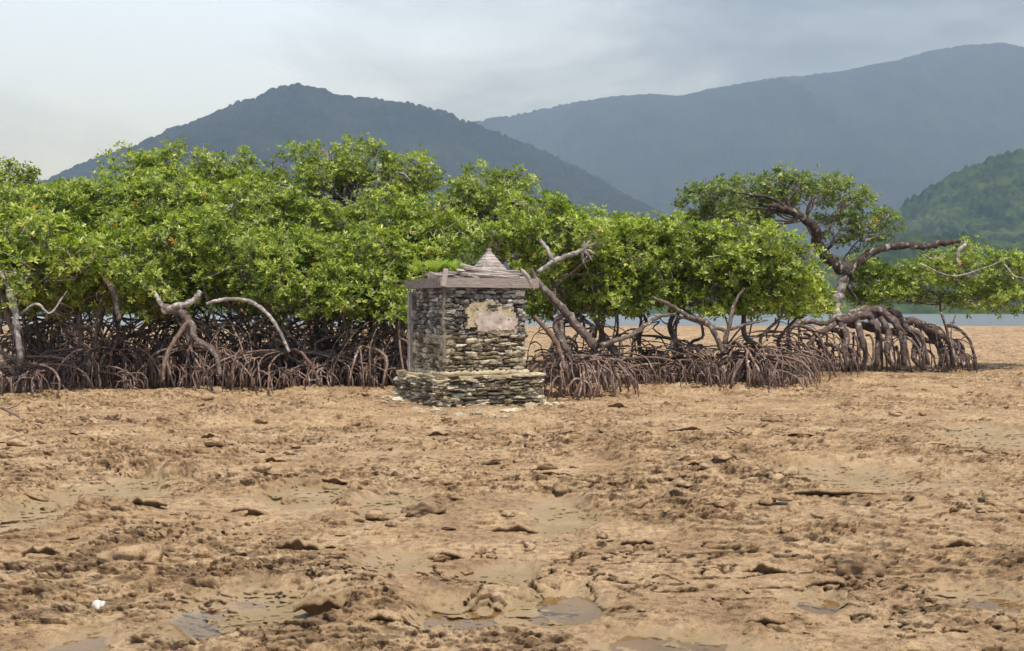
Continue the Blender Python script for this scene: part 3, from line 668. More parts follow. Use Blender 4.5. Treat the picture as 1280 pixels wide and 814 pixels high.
# the big old tree on the right
def ex_big(root, off):
    Y = 28.0
    limb(root, off, Y, [(1046,405,0),(1044,390,0),(1049,370,0),(1054,350,0),(1057,336,0)], [.20,.15,.13,.125,.13], PALE, 'trunk')
    limb(root, off, Y, [(1058,340,0),(1042,328,0),(1030,318,0),(1021,302,-.1),(1020,288,-.4),(1008,276,-.6),(990,264,-.8),(972,258,-.9),(955,256,-.9)], [.17,.17,.15,.13,.13,.11,.09,.065,.03], DARK, 'limb')
    limb(root, off, Y, [(1056,342,0),(1068,332,0),(1082,320,0),(1100,312,0),(1125,307,0),(1150,308,-.1),(1172,305,-.1),(1200,302,-.1)], [.14,.125,.115,.105,.10,.09,.085,.06], DARK, 'limb')
    limb(root, off, Y, [(1204,298,-.1),(1206,306,-.1),(1198,314,-.15),(1197,326,-.2),(1204,340,-.2),(1212,347,-.2)], [.02,.055,.06,.05,.04,.02], PALE, 'dead_branch')
    limb(root, off, Y, [(1060,335,0),(1064,348,.1),(1062,362,.1),(1070,372,.1)], [.06,.06,.055,.03], DARK, 'branch')
    for pts in ([(1008,276,-.6),(1012,255,-.7),(1025,240,-.7)],[(990,264,-.8),(985,250,-.8),(1000,236,-.8)],[(972,258,-.2),(962,268,-.2),(948,272,-.2)],[(1022,300,-.1),(1034,286,0),(1042,270,0)],[(990,264,-.8),(965,248,-.8),(940,244,-.8),(915,240,-.8)],[(1000,270,-.7),(960,262,-.8),(930,258,-.8)],[(1030,315,0),(1046,300,-.2),(1060,290,-.2)]):
        limb(root, off, Y, pts, [.055,.04,.015], DARK, 'branch', 6)
    # the mound of thick knotted roots
    for pts, r in (([(1046,402,0),(1062,400,0),(1078,394,0),(1092,400,0),(1098,425,-.2),(1094,458,-.3)],.12),
                   ([(1050,400,0),(1075,388,.2),(1100,390,.2),(1118,402,0),(1128,425,-.2),(1130,458,-.3)],.12),
                   ([(1090,396,.3),(1112,388,.3),(1125,398,.2),(1135,412,0),(1152,420,-.2),(1160,456,-.3)],.10),
                   ([(1118,405,.2),(1140,402,.2),(1158,410,.1),(1176,418,0),(1190,430,-.1),(1196,458,-.2)],.12),
                   ([(1044,400,0),(1030,405,0),(1012,402,0),(990,408,-.1),(985,430,-.2),(992,458,-.3)],.07),
                   ([(1044,404,0),(1034,412,-.2),(1020,418,-.3),(1010,435,-.4),(1008,458,-.4)],.08),
                   ([(1050,402,0),(1058,420,-.3),(1056,440,-.4),(1060,460,-.45)],.09),
                   ([(1070,392,.1),(1074,415,-.2),(1082,440,-.3),(1078,460,-.3)],.09),
                   ([(1100,396,.1),(1112,420,0),(1108,440,-.2),(1116,459,-.3)],.10),
                   ([(1140,412,.1),(1146,432,0),(1142,446,-.1),(1150,458,-.2)],.10),
                   ([(1160,414,.3),(1172,428,.2),(1178,445,.1),(1176,457,0)],.11),
                   ([(1185,424,.3),(1200,430,.2),(1204,445,.1),(1202,457,0)],.07),
                   ([(1060,404,.6),(1090,410,.6),(1130,418,.6),(1170,428,.6)],.12)):
        limb(root, off, 27.8, pts, [r*.9, r, r*.95, r*.75, r*.6], MOUND, 'prop_root', 9, 4, .3)
    for k in range(78):
        mb = MB(); x = random.uniform(985, 1200); y0 = random.uniform(402, 442)
        p = at(x, y0, 27.8+random.uniform(-.3, .5))+off
        P = root_arch(p, random.uniform(3.1, 6.3), random.uniform(.15, .9), 1, .03, random.uniform(0, .15)); r = random.choice((.012, .016, .022, .03, .042))
        mb.tube(P, lerp_r([r*1.2, r, r*.8], len(P)), 6, rough=.2); mb.build('prop_root', MOUND, root)
mangrove('big old mangrove with twisted dark limb, leaning crown and long bare arm', 1046, 28.2, [(868,272,36,18,.3),(890,255,40,22),(905,275,46,20,.6),(950,262,46,18,.8),(925,245,42,20),(975,234,44,18),(1020,232,42,20),(1060,252,38,22),(1090,278,30,20,.3),(1052,278,34,20,.5),(1080,300,32,10,.6),(985,252,40,18,.6),(920,265,46,16,.4)],
         [(1046,405,0),(1049,370,0),(1056,338,0),(1021,302,0),(1005,275,0)], .05, 16, .9, .8, dens=.60, mat=LEAF2, extra=ex_big, gap=.49, bare=1.0, leaf=.11, skirt=False)
def ex_rl(root, off):
    for pts, r in (([(1196,461,0),(1190,435,0),(1184,412,0),(1176,390,0)],.022),([(1183,430,0),(1180,448,0),(1178,462,0)],.014),([(1205,460,0),(1198,430,0),(1208,418,0),(1192,412,0)],.018),([(1192,435,0),(1189,415,0),(1195,392,0)],.018)):
        limb(root, off, 27.2, pts, [r, r, r*.8], ROOT, 'stem', 6)
    for pts in ([(1150,330,0),(1190,345,0),(1230,335,-.3),(1262,322,-.3)],[(1255,330,-.5),(1268,345,-.6),(1280,348,-.6)],[(1155,318,-.4),(1166,324,-.5),(1180,320,-.5)]):
        limb(root, off, 27.2, pts, [.03,.02,.012], PALE, 'branch', 6)
mangrove('low spreading mangrove at right edge under the long bare arm', 1186, 28.6, [(1074,345,28,30,1.5),(1064,372,32,14,1.5),(1100,356,40,28,.8),(1150,350,44,32),(1195,352,46,32),(1245,352,46,30),(1300,350,50,32),(1128,377,44,14),(1235,372,60,16)], [(1188,455,0),(1184,415,0),(1175,380,0),(1190,352,0)], .035, 8, .5, .4, extra=ex_rl, dens=1.0, bare=.6, skirt=False)

# ------------------------------------------------------------------ the stone shrine
TH = R(25)
def stone(mb, c, sz, rz, t=None, n=2, rough=.34):
    """one flattened, chipped stone: a rounded box with uneven faces"""
    k = 5; vs = []; idx = {}; fs = []
    from mathutils import Matrix
    M = Matrix.Rotation(rz+random.uniform(-.12, .12), 3, 'Z') @ Matrix.Rotation(random.uniform(-.10, .10), 3, 'Y') @ Matrix.Rotation(random.uniform(-.15, .15), 3, 'X')
    sd_ = random.random()*100
    def vert(p):
        key = tuple(round(x, 4) for x in p)
        if key not in idx:
            v = Vector(p); q = v.normalized(); u = v*.62+q*.55*.9
            w = 1+rough*(float(vn3(np.array([u.x*1.8+sd_, u.y*1.8, u.z*1.8]), 5))-.5)*2+rough*.6*(float(vn3(np.array([u.x*4.5+sd_, u.y*4.5, u.z*4.5]), 6))-.5)
            u = Vector((u.x*w*sz[0]/2, u.y*w*sz[1]/2, u.z*w*sz[2]/2))
            idx[key] = len(vs); vs.append(M @ u+Vector(c))
        return idx[key]
    L = np.linspace(-1, 1, k)
    for ax in range(3):
        for s_ in (-1, 1):
            for i in range(k-1):
                for j in range(k-1):
                    q = []
                    for a_, b_ in ((i, j), (i+1, j), (i+1, j+1), (i, j+1)):
                        p = [0, 0, 0]; p[ax] = s_; p[(ax+1) % 3] = L[a_]; p[(ax+2) % 3] = L[b_]; q.append(vert(p))
                    fs.append(tuple(q) if s_ > 0 else tuple(q[::-1]))
    mb.add(vs, fs, t)
def course_wall(mb, s, z0, z1, hmin, hmax, wmin, wmax, proud, depth):
    """four faces of a square of side s centred on the origin, laid in rough courses"""
    for face in range(4):
        a = face*math.pi/2
        z = z0
        while z < z1-.015:
            h = min(random.uniform(hmin, hmax), z1-z)
            x = -s/2+random.uniform(-.03, .0)
            while x < s/2:
                w = random.uniform(wmin, wmax); w = min(w, max(s/2-x+.03, .05))
                hh = h*random.uniform(.62, 1.12); xc = x+w/2; pr = random.uniform(-proud, proud)
                lx, ly = xc, -s/2-pr+depth/2-.01
                c = (lx*math.cos(a)-ly*math.sin(a), lx*math.sin(a)+ly*math.cos(a), z+h/2+random.uniform(-.006, .006))
                stone(mb, c, (w*1.02, depth, hh*.98), a)
                x += w+random.uniform(-.004, .012)
            z += h*.97
def shrine():
    c = at(585, HY, 18.22); c.z = -0.05
    root = tag(empty('stone_shrine', c, -TH*0+TH*1.0), 'ruined rubble stone shrine with collapsed plank roof standing on the mud flat', 'shrine')
    root.rotation_euler.z = R(25)-0   # right-hand face turned slightly from the camera
    z = .05
    s1, s2 = 1.96, 1.50; zt = .52
    mb = MB(); course_wall(mb, s1, 0.0, zt-.02, .040, .085, .08, .30, .065, .24); plinth_mb = mb
    mb = MB(); mb.box((0, 0, zt/2-.03), (s1-.10, s1-.10, zt-.0)); mb.build('plinth_core', CORE, root, False)
    # loose flat stones on top of the plinth
    mb = plinth_mb
    for k in range(34):
        a = random.choice((0, 1, 2, 3))*math.pi/2; lx = random.uniform(-s1/2, s1/2); ly = -(s1+s2)/4+random.uniform(-.08, .08)
        stone(mb, (lx*math.cos(a)-ly*math.sin(a), lx*math.sin(a)+ly*math.cos(a), zt-.005+random.uniform(0, .02)), (random.uniform(.12, .28), random.uniform(.10, .2), random.uniform(.03, .06)), random.random()*3)
    mb.build('plinth', STONE, root)
    mb = MB(); mb.box((0, 0, zt+.004), (s1-.10, s1-.10, .036), jit=.008); mb.build('plinth_top', LEDGE, root, False)
    z1 = 2.04
    mb = MB(); course_wall(mb, s2, zt+.10, z1-.01, .050, .110, .06, .21, .032, .18); mb.build('wall', STONE, root)
    mb = MB(); mb.box((0, 0, (zt+z1)/2), (s2-.06, s2-.06, z1-zt)); mb.build('wall_core', CORE, root, False)
    # the mortar course round the foot of the wall
    mb = MB()
    for f_ in range(4):
        a = f_*math.pi/2; P = [(x, -s2/2-.03+random.uniform(-.012, .012), zt+.055+random.uniform(-.008, .008)) for x in np.linspace(-s2/2-.06, s2/2+.06, 40)]
        mb.tube([(x*math.cos(a)-y*math.sin(a), x*math.sin(a)+y*math.cos(a), zz) for x, y, zz in P], [random.uniform(.028, .058) for _ in P], 8, t=.5, rough=.45)
    mb.build('mortar_ledge', LEDGE, root)
    # remains of render on the right-hand face
    def patch(name, xc, zc, w, h, th, mat, seed, y0):
        n = 26; V = []; F = []
        gx = np.linspace(-1, 1, n); gz = np.linspace(-1, 1, n)
        for i in gz:
            for j in gx:
                V.append((xc+j*w/2, y0-th+.008*(float(vn2(np.array([j*4+seed]), np.array([i*4]), 3)[0])-.5), zc+i*h/2))
        keep = []
        for i in range(n-1):
            for j in range(n-1):
                u, v = gx[j], gz[i]; d = (abs(u)**3+abs(v)**3)**(1/3)+.75*(float(fbm(np.array([u*2.2+seed]), np.array([v*2.2]), 4, 71)[0])-.5)
                if d < .86: keep.append((i*n+j, i*n+j+1, (i+1)*n+j+1, (i+1)*n+j))
        import bmesh
        me = bpy.data.meshes.new(name); me.from_pydata(V, [], keep)
        bm = bmesh.new(); bm.from_mesh(me)
        bmesh.ops.delete(bm, geom=[v for v in bm.verts if not v.link_faces], context='VERTS')
        r = bmesh.ops.extrude_face_region(bm, geom=bm.faces[:])
        bmesh.ops.translate(bm, verts=[v for v in r['geom'] if isinstance(v, bmesh.types.BMVert)], vec=(0, .06, 0))
        bmesh.ops.recalc_face_normals(bm, faces=bm.faces[:]); bm.to_mesh(me); bm.free()
        link_mesh(name, me, mat, root, False)
    y0 = -s2/2
    patch('plaster_patch', .12, 1.50, .98, .62, .035, LEDGE, 2.2, y0)
    patch('plaster_patch', .10, 1.47, .66, .40, .055, PLASTER, 5.1, y0)
    patch('plaster_patch', .40, 1.42, .40, .28, .060, PLASTER, 8.4, y0)
    # corner strip and corner post
    mb = MB(); mb.tube([(-s2/2-.005+random.uniform(-.012, .012), -s2/2-.01+random.uniform(-.01, .01), z_) for z_ in np.linspace(.64, 2.03, 22)], [random.uniform(.020, .048) for _ in range(22)], 7, t=.4, rough=.3); mb.build('corner_mortar', CORNER, root)
    mb = MB(); mb.box((-s2/2-.06, s2/2+.02, 1.22), (.085, .085, 1.52), jit=.006, t=.85); mb.build('post', WOOD, root, False)
    # plank beams round the wall head; left one tinted darker for its shaded side
    zb = 2.118; hb = .165; o = s2/2+.075
    for cxy, L, rz, t in (((.06, -o-.02), s2+.34, 0, .45), ((-o-.02, .06), s2+.22, math.pi/2, .22), ((.0, o), s2+.2, 0, .4), ((o, .0), s2+.06, math.pi/2, .4)):
        mb = MB(); mb.box((cxy[0], cxy[1], zb), (L, .045, hb), rz=rz, jit=.006, t=t); mb.build('beam', WOOD, root, False)
    mb = MB()
    for k in range(90):
        stone(mb, (random.uniform(-.72, .72), random.uniform(-.72, .72), 2.06+random.uniform(-.03, .05)), (random.uniform(.1, .22), random.uniform(.1, .2), .06), random.random()*3)
    mb.build('roof_rubble', STONE, root)
    # the joint cover hanging over the corner
    mb = MB(); mb.box((-s2/2-.04, -o-.065, 2.20), (.085, .03, .30), ry=R(8), jit=.008, t=.95); mb.build('joint_board', WOOD, root, False)
    # fallen roof boards: centre, length, width, thickness, rz, ry(tilt along), rx
    for (x, y, z_), L, w, th, rz, ry, rx, t in (
        ((-.52, -.35, 2.235), .62, .34, .035, .15, .06, .25, .30), ((-.42, -.10, 2.26), .70, .28, .03, -.35, -.05, .1, .2),
        ((.22, -.72, 2.245), 1.30, .10, .03, .05, .05, .35, .95), ((.10, -.66, 2.29), 1.12, .09, .025, -.09, .085, .5, .8), ((.34, -.70, 2.27), .9, .07, .02, .10, -.03, .2, .6), ((-.62, -.60, 2.25), .5, .16, .03, .5, -.12, .2, .2),
        ((.28, -.60, 2.315), 1.20, .12, .03, .06, .10, .25, .9), ((.05, -.50, 2.36), .78, .10, .025, .02, .20, .2, .85),
        ((.45, -.35, 2.33), .85, .12, .03, .22, -.05, .1, .5), ((.48, -.55, 2.30), .62, .05, .02, -.5, .04, .1, .9), ((.15, -.15, 2.31), 1.20, .16, .03, -.1, .02, 0, .4),
        ((.1, .2, 2.30), 1.25, .2, .03, .08, 0, -.1, .5), ((0, .45, 2.27), 1.3, .2, .03, -.06, .02, -.15, .4), ((-.35, -.62, 2.27), .5, .09, .025, -.5, .1, 0, .7),
        ((-.20, -.78, 2.215), .26, .05, .03, .4, .3, 0, .95)):
        mb = MB(); mb.box((x, y, z_), (L, w, th), rz=rz, ry=ry, rx=rx, jit=.012, t=t); mb.build('roof_board', WOOD, root, False)
    mb = MB(); mb.tube([(s2/2+.08, -o-.02, 2.10), (s2/2+.03, -o-.02, 2.20), (s2/2-.06, -o+.0, 2.32), (s2/2-.10, -o, 2.37)], [.03, .055, .04, .008], 5, t=1.0); mb.build('splintered_board', WOOD, root, False)
    # pyramid cap with overlapping boards, slid off centre
    pc = Vector((.36, -.10, 2.36)); hgt = .36; hw = .235
    cap = bpy.data.objects.new('pyramid_cap', None)
    mb = MB(); nst = 6
    for k in range(nst):
        f0 = k/nst; f1 = (k+1)/nst; a0 = hw*(1-f0)+.012; a1 = hw*(1-f1)+.004; zA = hgt*f0; zB = hgt*f1+.01
        vs = []
        for (w_, z_) in ((a0, zA), (a0, zA+.016), (a1, zB)):
            for sx_, sy_ in ((-1, -1), (1, -1), (1, 1), (-1, 1)): vs.append(pc+Vector((sx_*w_+random.uniform(-.004, .004), sy_*w_, z_)))
        fs = [(3, 2, 1, 0), (8, 9, 10, 11)]
        for l in (0, 4):
            for q in range(4): fs.append((l+q, l+(q+1) % 4, l+4+(q+1) % 4, l+4+q))
        mb.add(vs, fs, .55+.45*random.random())
    mb.box(pc+Vector((0, 0, -.02)), (hw*2.15, hw*2.15, .03), t=.6)
    mb.box(pc+Vector((0, 0, hgt+.012)), (.07, .07, .04), t=.8)
    mb.build('pyramid_cap', WOOD, root, False)
    return root
SH = shrine()
# stones fallen at the foot of the plinth: one thing each
def rock_mesh(sx_, sy_, sz_, seed, sub=4, pit=.25):
    import bmesh
    bm = bmesh.new(); bmesh.ops.create_icosphere(bm, subdivisions=sub, radius=1)
    P = np.array([tuple(v.co) for v in bm.verts]); o = np.array([seed*3.1, seed*1.7, seed*.9])
    n = vn3(P*1.3+o, 1)-.5; n2 = vn3(P*3.2+o, 2)-.5; n3 = vn3(P*8+o, 3)-.5
    r = 1+.75*n+.38*n2+pit*.5*n3
    Q = P*r[:, None]; Q[:, 2] = np.where(Q[:, 2] < -.25, -.25+(Q[:, 2]+.25)*.3, Q[:, 2])
    Q *= np.array([sx_, sy_, sz_])
    for v, q in zip(bm.verts, Q): v.co = q
    me = bpy.data.meshes.new('rock'); bm.to_mesh(me); bm.free()
    dk = np.clip((vn3(P*2.4+o, 8)-.5)*2.2, 0, .8)
    a = me.attributes.new('dark', 'FLOAT', 'POINT'); a.data.foreach_set('value', dk.astype(np.float32))
    a = me.attributes.new('tint', 'FLOAT', 'POINT'); a.data.foreach_set('value', np.full(len(P), .45+.5*((seed*7.7) % 1), dtype=np.float32))
    return me
def on_ground(px, py):
    Y = EYE*PX/(py-HY); Y = (EYE+.03)*PX/(py-HY); return (px-CX)/PX*Y, Y
def rock(label, px, py, wpx, hpx, seed, name='rock', cat='rock', dark=0.0, mat=None, group=None):
    x, y = on_ground(px, py); s_ = y/PX; w = wpx*s_/2; h = max(hpx*s_*.62, .015)
    me = rock_mesh(w, w*random.uniform(.7, .9), h, seed)
    if dark:
        a = me.attributes['dark']; n = len(me.vertices); b = np.zeros(n, dtype=np.float32); a.data.foreach_get('value', b); a.data.foreach_set('value', np.clip(b+dark, 0, 1))
    o = link_mesh(name, me, mat or MUD); o.location = (x, y, gh(x, y)+h*.25); o.rotation_euler.z = random.random()*.6-.3
    return tag(o, label, cat, group)
def ledge(label, px, py, wpx, hpx, seed, th=.03, dm=.35, group=None, tilt=None):
    """a crust of mud rock whose near edge stands clear of the ground, dark beneath"""
    x0, y0 = on_ground(px, py); s_ = y0/PX; hw = wpx*s_/2; hd = max(hw*dm, .10); lift = max(hpx*s_, .02)
    na, nr = 72, 12; V = []; 
    g = np.random.default_rng(seed)
    ph = g.random(6)*6.28
    RT = {}
    def R_(a):
        k = round(a, 5)
        if k not in RT: RT[k] = .62+.75*float(fbm(np.array([math.cos(a)*1.3+seed*3.3]), np.array([math.sin(a)*2.2+seed]), 5, 15, .65)[0])
        return RT[k]
    def top(u, v):     # u across, v along depth (-1 near edge .. 1 far)
        k = max(0.0, (.75-v)/1.75); e = max(0.0, 1-abs(u)**2.2)
        return lift*(k**1.2)*e*(.45+1.1*float(vn2(np.array([u*3.1+seed]), np.array([v*2.0]), 19)[0]))+.75*th*e-.9*th*max(0, v+.2)-.25*th
    cols = []
    prof = [(f, 'top') for f in np.linspace(0.02, 1, nr)]+[(1.015, 'rim'), (.97, 'under'), (.72, 'under2'), (.4, 'in')]
    for f, kind in prof:
        for k in range(na):
            a = 2*math.pi*k/na; r = R_(a)*f; u = math.cos(a)*r; v = math.sin(a)*r
            x = x0+u*hw; y = y0+hd*.9+v*hd
            gz = gh_fast(x, y)
            zt = top(u, v)+.9*th*(float(fbm(np.array([x*9]), np.array([y*9]), 3, 50)[0])-.3)+.3*th*float(vn2(np.array([x*41]), np.array([y*41]), 51)[0])
            base = BZ
            if kind == 'top': z = base+zt-(.6*th if f > .93 else 0)*((f-.93)/.07 if f > .93 else 0)*.5
            elif kind == 'rim': z = base+zt-.55*th
            elif kind == 'under': z = base+zt-1.0*th
            elif kind == 'under2': z = base+zt-1.1*th-.3*lift*max(0, -v)
            else: z = base-.05
            V.append((x-x0, y-y0, z-base))
    F = []
    n = len(prof)
    for i in range(n-1):
        for k in range(na):
            F.append((i*na+k, i*na+(k+1) % na, (i+1)*na+(k+1) % na, (i+1)*na+k))
    me = bpy.data.meshes.new('ledge'); me.from_pydata(V, [], F+[tuple(range(na))]); me.update()
    dk = np.zeros(len(V), dtype=np.float32); dk[:] = 0; dk[(n-3)*na:] = .7  # underside painted darker, as the shade beneath the lip
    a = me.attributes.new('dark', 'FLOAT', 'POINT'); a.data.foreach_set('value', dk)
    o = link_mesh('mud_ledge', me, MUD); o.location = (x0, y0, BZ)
    return tag(o, label, 'ledge', group)
def gh_fast(x, y): return 0
BZ = 0.0
def ledge_at(label, px, py, wpx, hpx, seed, **k):
    global BZ
    x, y = on_ground(px, py); hw = wpx*y/PX/2
    BZ = float(np.mean([gh(x+dx*hw, y+dy*hw) for dx, dy in ((0, 0), (.5, .2), (-.5, .2), (0, .5), (.8, .3), (-.8, .3))]))
    return ledge(label, px, py, wpx, hpx, seed, **k)
for i, (px, py, w, h, lab) in enumerate([
    (140,531,20,9,'small dark double lump of rock upright on mud below the left roots'),
    (95,537,16,8,'small brown rock left of the dark double lump near left roots'),
    (392,549,24,9,'dark brown rock on open mud below the arching grey branch'),
    (22,554,30,13,'hollowed brown stone at the left edge of the flat'),
    (165,702,72,26,'largest pitted brown rock on the left side of the flat'),
    (885,605,38,17,'pitted conical rock right of centre on the flat'),
    (1078,707,58,26,'large dark faced rock on the right of the flat'),
    (1052,699,40,18,'smaller brown rock leaning against the large dark faced one'),
    (622,543,20,6,'flat dark stone on mud just below the shrine plinth'),
    (530,634,44,15,'low rounded brown rock left of a dark crack, centre of flat'),
    (482,560,18,7,'dark stone on the mud left below the shrine'),
    (218,570,14,7,'little brown stone left of centre in the upper flat'),
    (470,583,14,7,'pebble sized dark rock below and left of shrine'),
    (362,618,22,9,'brown knob of rock right of the greenish wet patch'),
    (965,524,26,8,'dark flat rock lying in front of the roots right of the dome tree'),
    (1016,523,22,6,'thin dark rock beside the dark flat rock, right of the dome tree'),
    (926,583,26,10,'dark crumbly rock above the pitted conical rock'),
    (808,640,26,8,'small brown rock near the middle right cluster of ledges'),
    (1232,650,24,9,'brown rock near the right edge of the flat'),
    (705,714,26,8,'pale pebbly lump sitting in the central puddle'),
    ]):
    rock(lab, px, py, w, h, i*1.37+2, dark=.35 if 'dark' in lab else 0.0, mat=None)
for i, (px, py, w, h, lab, kw) in enumerate([
    (305,640,54,7,'crust with ragged black gap beneath it, left centre of flat',{}),
    (410,599,56,5,'long thin crust edge beside the olive wet patch',{}),
    (372,681,58,9,'smooth domed crust like a low loaf, left centre of flat',{}),
    (48,690,56,8,'broken crust edge near the left border above the white shell',{}),
    (262,546,28,5,'pale thin slab lying below the left roots',{}),
    (548,543,36,4,'thin dark edged crust left below the shrine plinth',{}),
    (400,764,70,8,'crust with black shadow line near the bottom left of centre',{}),
    (474,776,50,5,'low crust edge right of the black shadow line at bottom',{}),
    (960,706,68,9,'crust with deep shaded lip left of the large dark faced rock',{}),
    (1060,620,190,6,'very wide pale slab with a dark lower lip at right',{'dm':.30}),
    (800,673,48,7,'double crust edge in the middle right of the flat',{}),
    (1146,806,74,10,'black lipped crust at bottom right of the picture',{}),
    (1212,812,40,7,'dark hole edged crust at very bottom right corner',{}),
    (955,771,66,8,'crust with black slot beneath at bottom, right of centre',{}),
    (872,592,40,5,'small raised crust just left of the pitted conical rock',{}),
    (1040,722,52,5,'flat crust just below the large dark faced rock',{}),
    (690,592,50,5,'cracked crust centre right, below the shrine',{}),
    (1000,543,46,4,'thin crust well below the big old tree roots',{}),
    (1165,560,56,4,'thin crust far right in the upper flat',{}),
    (860,545,44,4,'thin crust below the dome tree roots',{}),
    (770,508,36,4,'thin crust in front of roots right of the shrine',{}),
    (340,576,40,4,'thin crust left centre in the upper flat',{}),
    (180,640,50,5,'thin crust left side, level with the ragged black gap',{}),
    (640,656,60,6,'broad crust at the very centre of flat',{}),
    (1200,690,56,6,'crust near right edge level with the large dark faced rock',{}),
    (560,690,50,6,'crust above the puddle, centre left bottom',{}),
    ]):
    ledge_at(lab, px, py, w, h, i+5, th=.022 if py < 620 else .03, **kw)
# white shell
def shell():
    x, y = on_ground(122, 752); o = empty('shell', (x, y, gh(x, y)+.012), .5)
    tag(o, 'white broken conch shell lying on mud at lower left', 'shell')
    mb = MB(); P = [Vector((0, t*.10-.05, .012+.01*math.sin(t*3))) for t in np.linspace(0, 1, 12)]
    mb.tube(P, [.004, .012, .018, .016, .024, .022, .030, .026, .028, .020, .012, .004], 9, t=.5, rough=.25); mb.build('spire', SHELL, o)
    mb = MB(); mb.tube([(.018, -.03, .02), (.03, 0, .028), (.034, .03, .022), (.02, .05, .012)], [.006, .014, .014, .005], 6, t=.5); mb.build('lip', SHELL, o)
shell()
# driftwood stick at the left edge
x, y = on_ground(0, 522)
o = empty('driftwood_stick', (x, y, 0)); tag(o, 'dark curved driftwood stick reaching in from the left edge', 'driftwood')
mb = MB(); mb.tube(curve([(-.35, .2, .12), (0, .0, .12), (.22, -.08, .05), (.42, -.2, -.02), (.50, -.3, -.06)], 4), lerp_r([.02, .022, .018, .01], 17), 7, rough=.2); mb.build('stick', ROOT, o)
mb = MB(); mb.tube([(.1, -.03, .09), (.22, .06, .14), (.28, .12, .20)], [.012, .009, .004], 5); mb.build('side_shoot', ROOT, o)
# fallen stones by the plinth
k = 0
for px, py, w, h in ((615,526,9,7),(598,520,20,7),(640,518,22,6),(575,519,16,6),(662,512,18,6),(686,505,14,6),(545,516,14,6),(520,514,16,6),(497,506,16,7),(484,500,14,6),(630,524,10,5),(556,521,10,5)):
    o = rock('fallen flat stone at the foot of the shrine plinth', px, py, w, h, k+50.3, 'fallen_stone', 'stone', mat=STONE, group='stones fallen round the shrine plinth'); k += 1
for q_ in range(34):      # smaller ones in the silt round the foot
    a_ = random.uniform(math.pi*1.0, math.pi*2.15); r_ = random.uniform(1.15, 1.75); x = SH.location.x+math.cos(a_)*r_*1.05; y = SH.location.y+math.sin(a_)*r_
    me = rock_mesh(random.uniform(.03, .08), random.uniform(.03, .06), random.uniform(.015, .03), q_*1.9+80, 3); o = link_mesh('fallen_stone', me, STONE if q_ % 2 else MUD)
    o.location = (x, y, gh(x, y)+.006); tag(o, 'small stone chip in the silt around the shrine plinth', 'stone', 'stones fallen round the shrine plinth')
# loose clods of mud over the flat
protos = [rock_mesh(1, .8, .55, 200+i*2.3, 3, .5) for i in range(8)]
for m_ in protos: m_.polygons.foreach_set('use_smooth', np.ones(len(m_.polygons), dtype=bool)); m_.materials.append(MUD)
placed = 0
while placed < 290:
    py = HY+math.exp(random.uniform(math.log(95), math.log(425))); px = random.uniform(-40, 1320)
    x, y = on_ground(px, py)
    if vn2(np.array([x*.6]), np.array([y*.6]), 88)[0] < .42: continue
    if any(((x-b[0])/b[2])**2+((y-b[1])/b[3])**2 < .8 for b in BW): continue
    if (x-SH.location.x)**2+(y-SH.location.y)**2 < 2.6: continue
    s_ = random.choice((.02, .025, .03, .04, .055))*(1 if y < 8 else 1.9)
    o = bpy.data.objects.new('mud_clod', protos[placed % 8]); COL.objects.link(o)
    o.location = (x, y, gh(x, y)+s_*.2); o.scale = (s_, s_, s_*random.uniform(.6, 1)); o.rotation_euler = (random.gauss(0, .2), random.gauss(0, .2), random.random()*6)
    tag(o, 'small crumbly brown clod lying loose on the mud flat', 'clod', 'loose mud clods scattered over the flat'); placed += 1

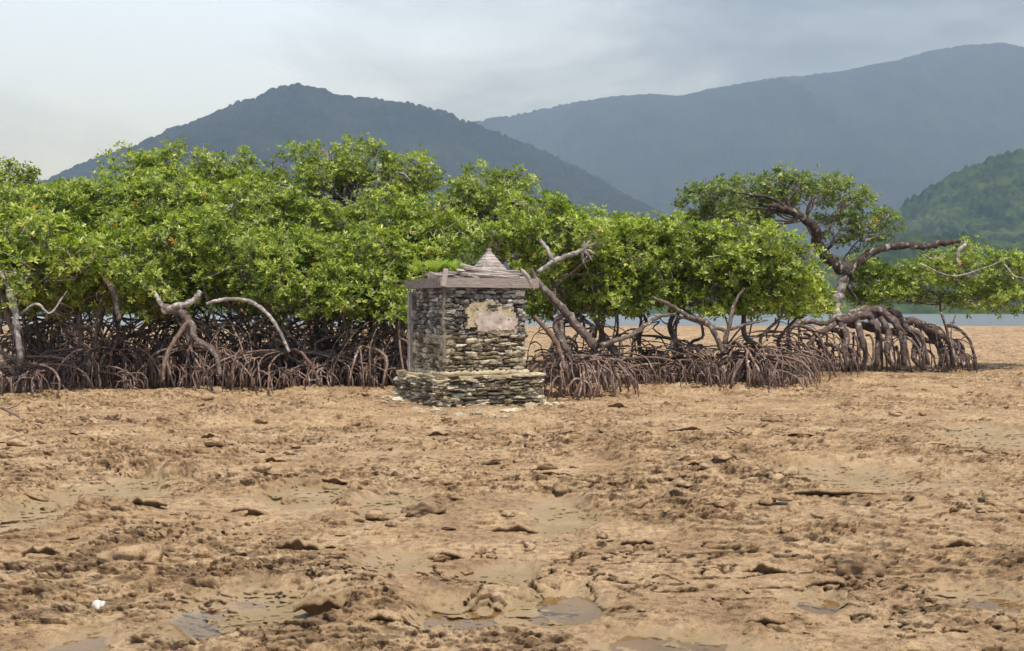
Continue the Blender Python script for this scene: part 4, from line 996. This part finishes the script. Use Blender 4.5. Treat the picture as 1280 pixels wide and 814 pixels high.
# ferns growing out of the shrine roof
def fern(label, px, py, Y, n, L, seed):
    g = random.Random(seed); p = at(px, py, Y); o = tag(empty('fern', p), label, 'fern', 'ferns on the shrine roof')
    V = []; F = []; T = []
    for k in range(n):
        az = g.uniform(0, 6.28); el = g.uniform(.85, 1.42); l = L*g.uniform(.6, 1.1); d = Vector((math.cos(az), math.sin(az), 0)); side = Vector((-d.y, d.x, 0)); t = g.random()
        m = 11; pts = [d*(l*math.cos(el)*s_*1.1)+Vector((0, 0, l*(math.sin(el)*s_-.28*s_*s_))) for s_ in np.linspace(0, 1, m)]
        for i in range(1, m):
            w = l*.17*math.sin(min(1, (i+.6)/m*1.05)*math.pi)**.7; dl = (pts[i]-pts[i-1])
            for sg in (-1, 1):
                a = pts[i]; tip = a+side*sg*w+dl*.7+Vector((0, 0, -.01)); b = len(V)
                V += [tuple(a-dl*.12), tuple(a+side*sg*w*.5+dl*.05), tuple(tip), tuple(a+dl*.5)]; F.append((b, b+1, b+2, b+3)); T += [t]*4
            b = len(V); V += [tuple(pts[i-1]+side*.003), tuple(pts[i]+side*.003), tuple(pts[i]-side*.003), tuple(pts[i-1]-side*.003)]; F.append((b, b+1, b+2, b+3)); T += [t]*4
    link_mesh('fronds', np_mesh('fronds', V, F, {'tint': T}), FERN, o)
fern('bright fern tuft at the left corner of the shrine roof', 520, 345, 18.4, 34, .42, 1)
fern('largest bright fern spreading over middle of shrine roof edge', 545, 344, 18.5, 50, .46, 2)
fern('small fern tuft between roof boards left of the pyramid cap', 572, 342, 18.5, 34, .40, 3)

# ------------------------------------------------------------------ haze
def haze():
    import bmesh
    bm = bmesh.new(); bmesh.ops.create_cube(bm, size=1)
    x0, x1, y0, y1, z0, z1 = -6200, 6200, -450, 9200, -4.2, 960
    for v in bm.verts: v.co = ((x0+x1)/2+v.co.x*(x1-x0), (y0+y1)/2+v.co.y*(y1-y0), (z0+z1)/2+v.co.z*(z1-z0))
    me = bpy.data.meshes.new('haze'); bm.to_mesh(me); bm.free()
    m = bpy.data.materials.new('haze'); m.use_nodes = True; t = m.node_tree; t.nodes.clear()
    v = N(t, 'ShaderNodeVolumePrincipled'); v.inputs['Density'].default_value = 0.00030; v.inputs['Color'].default_value = (0.44, 0.62, 1.0, 1); v.inputs['Absorption Color'].default_value = (1, 1, 1, 1)
    v.inputs['Anisotropy'].default_value = 0.0
    out = N(t, 'ShaderNodeOutputMaterial'); t.links.new(v.outputs[0], out.inputs['Volume'])
    o = link_mesh('haze', me, m, None, False); tag(o, kind='stuff'); o['label'] = 'pale blue haze over the far hills'
haze()
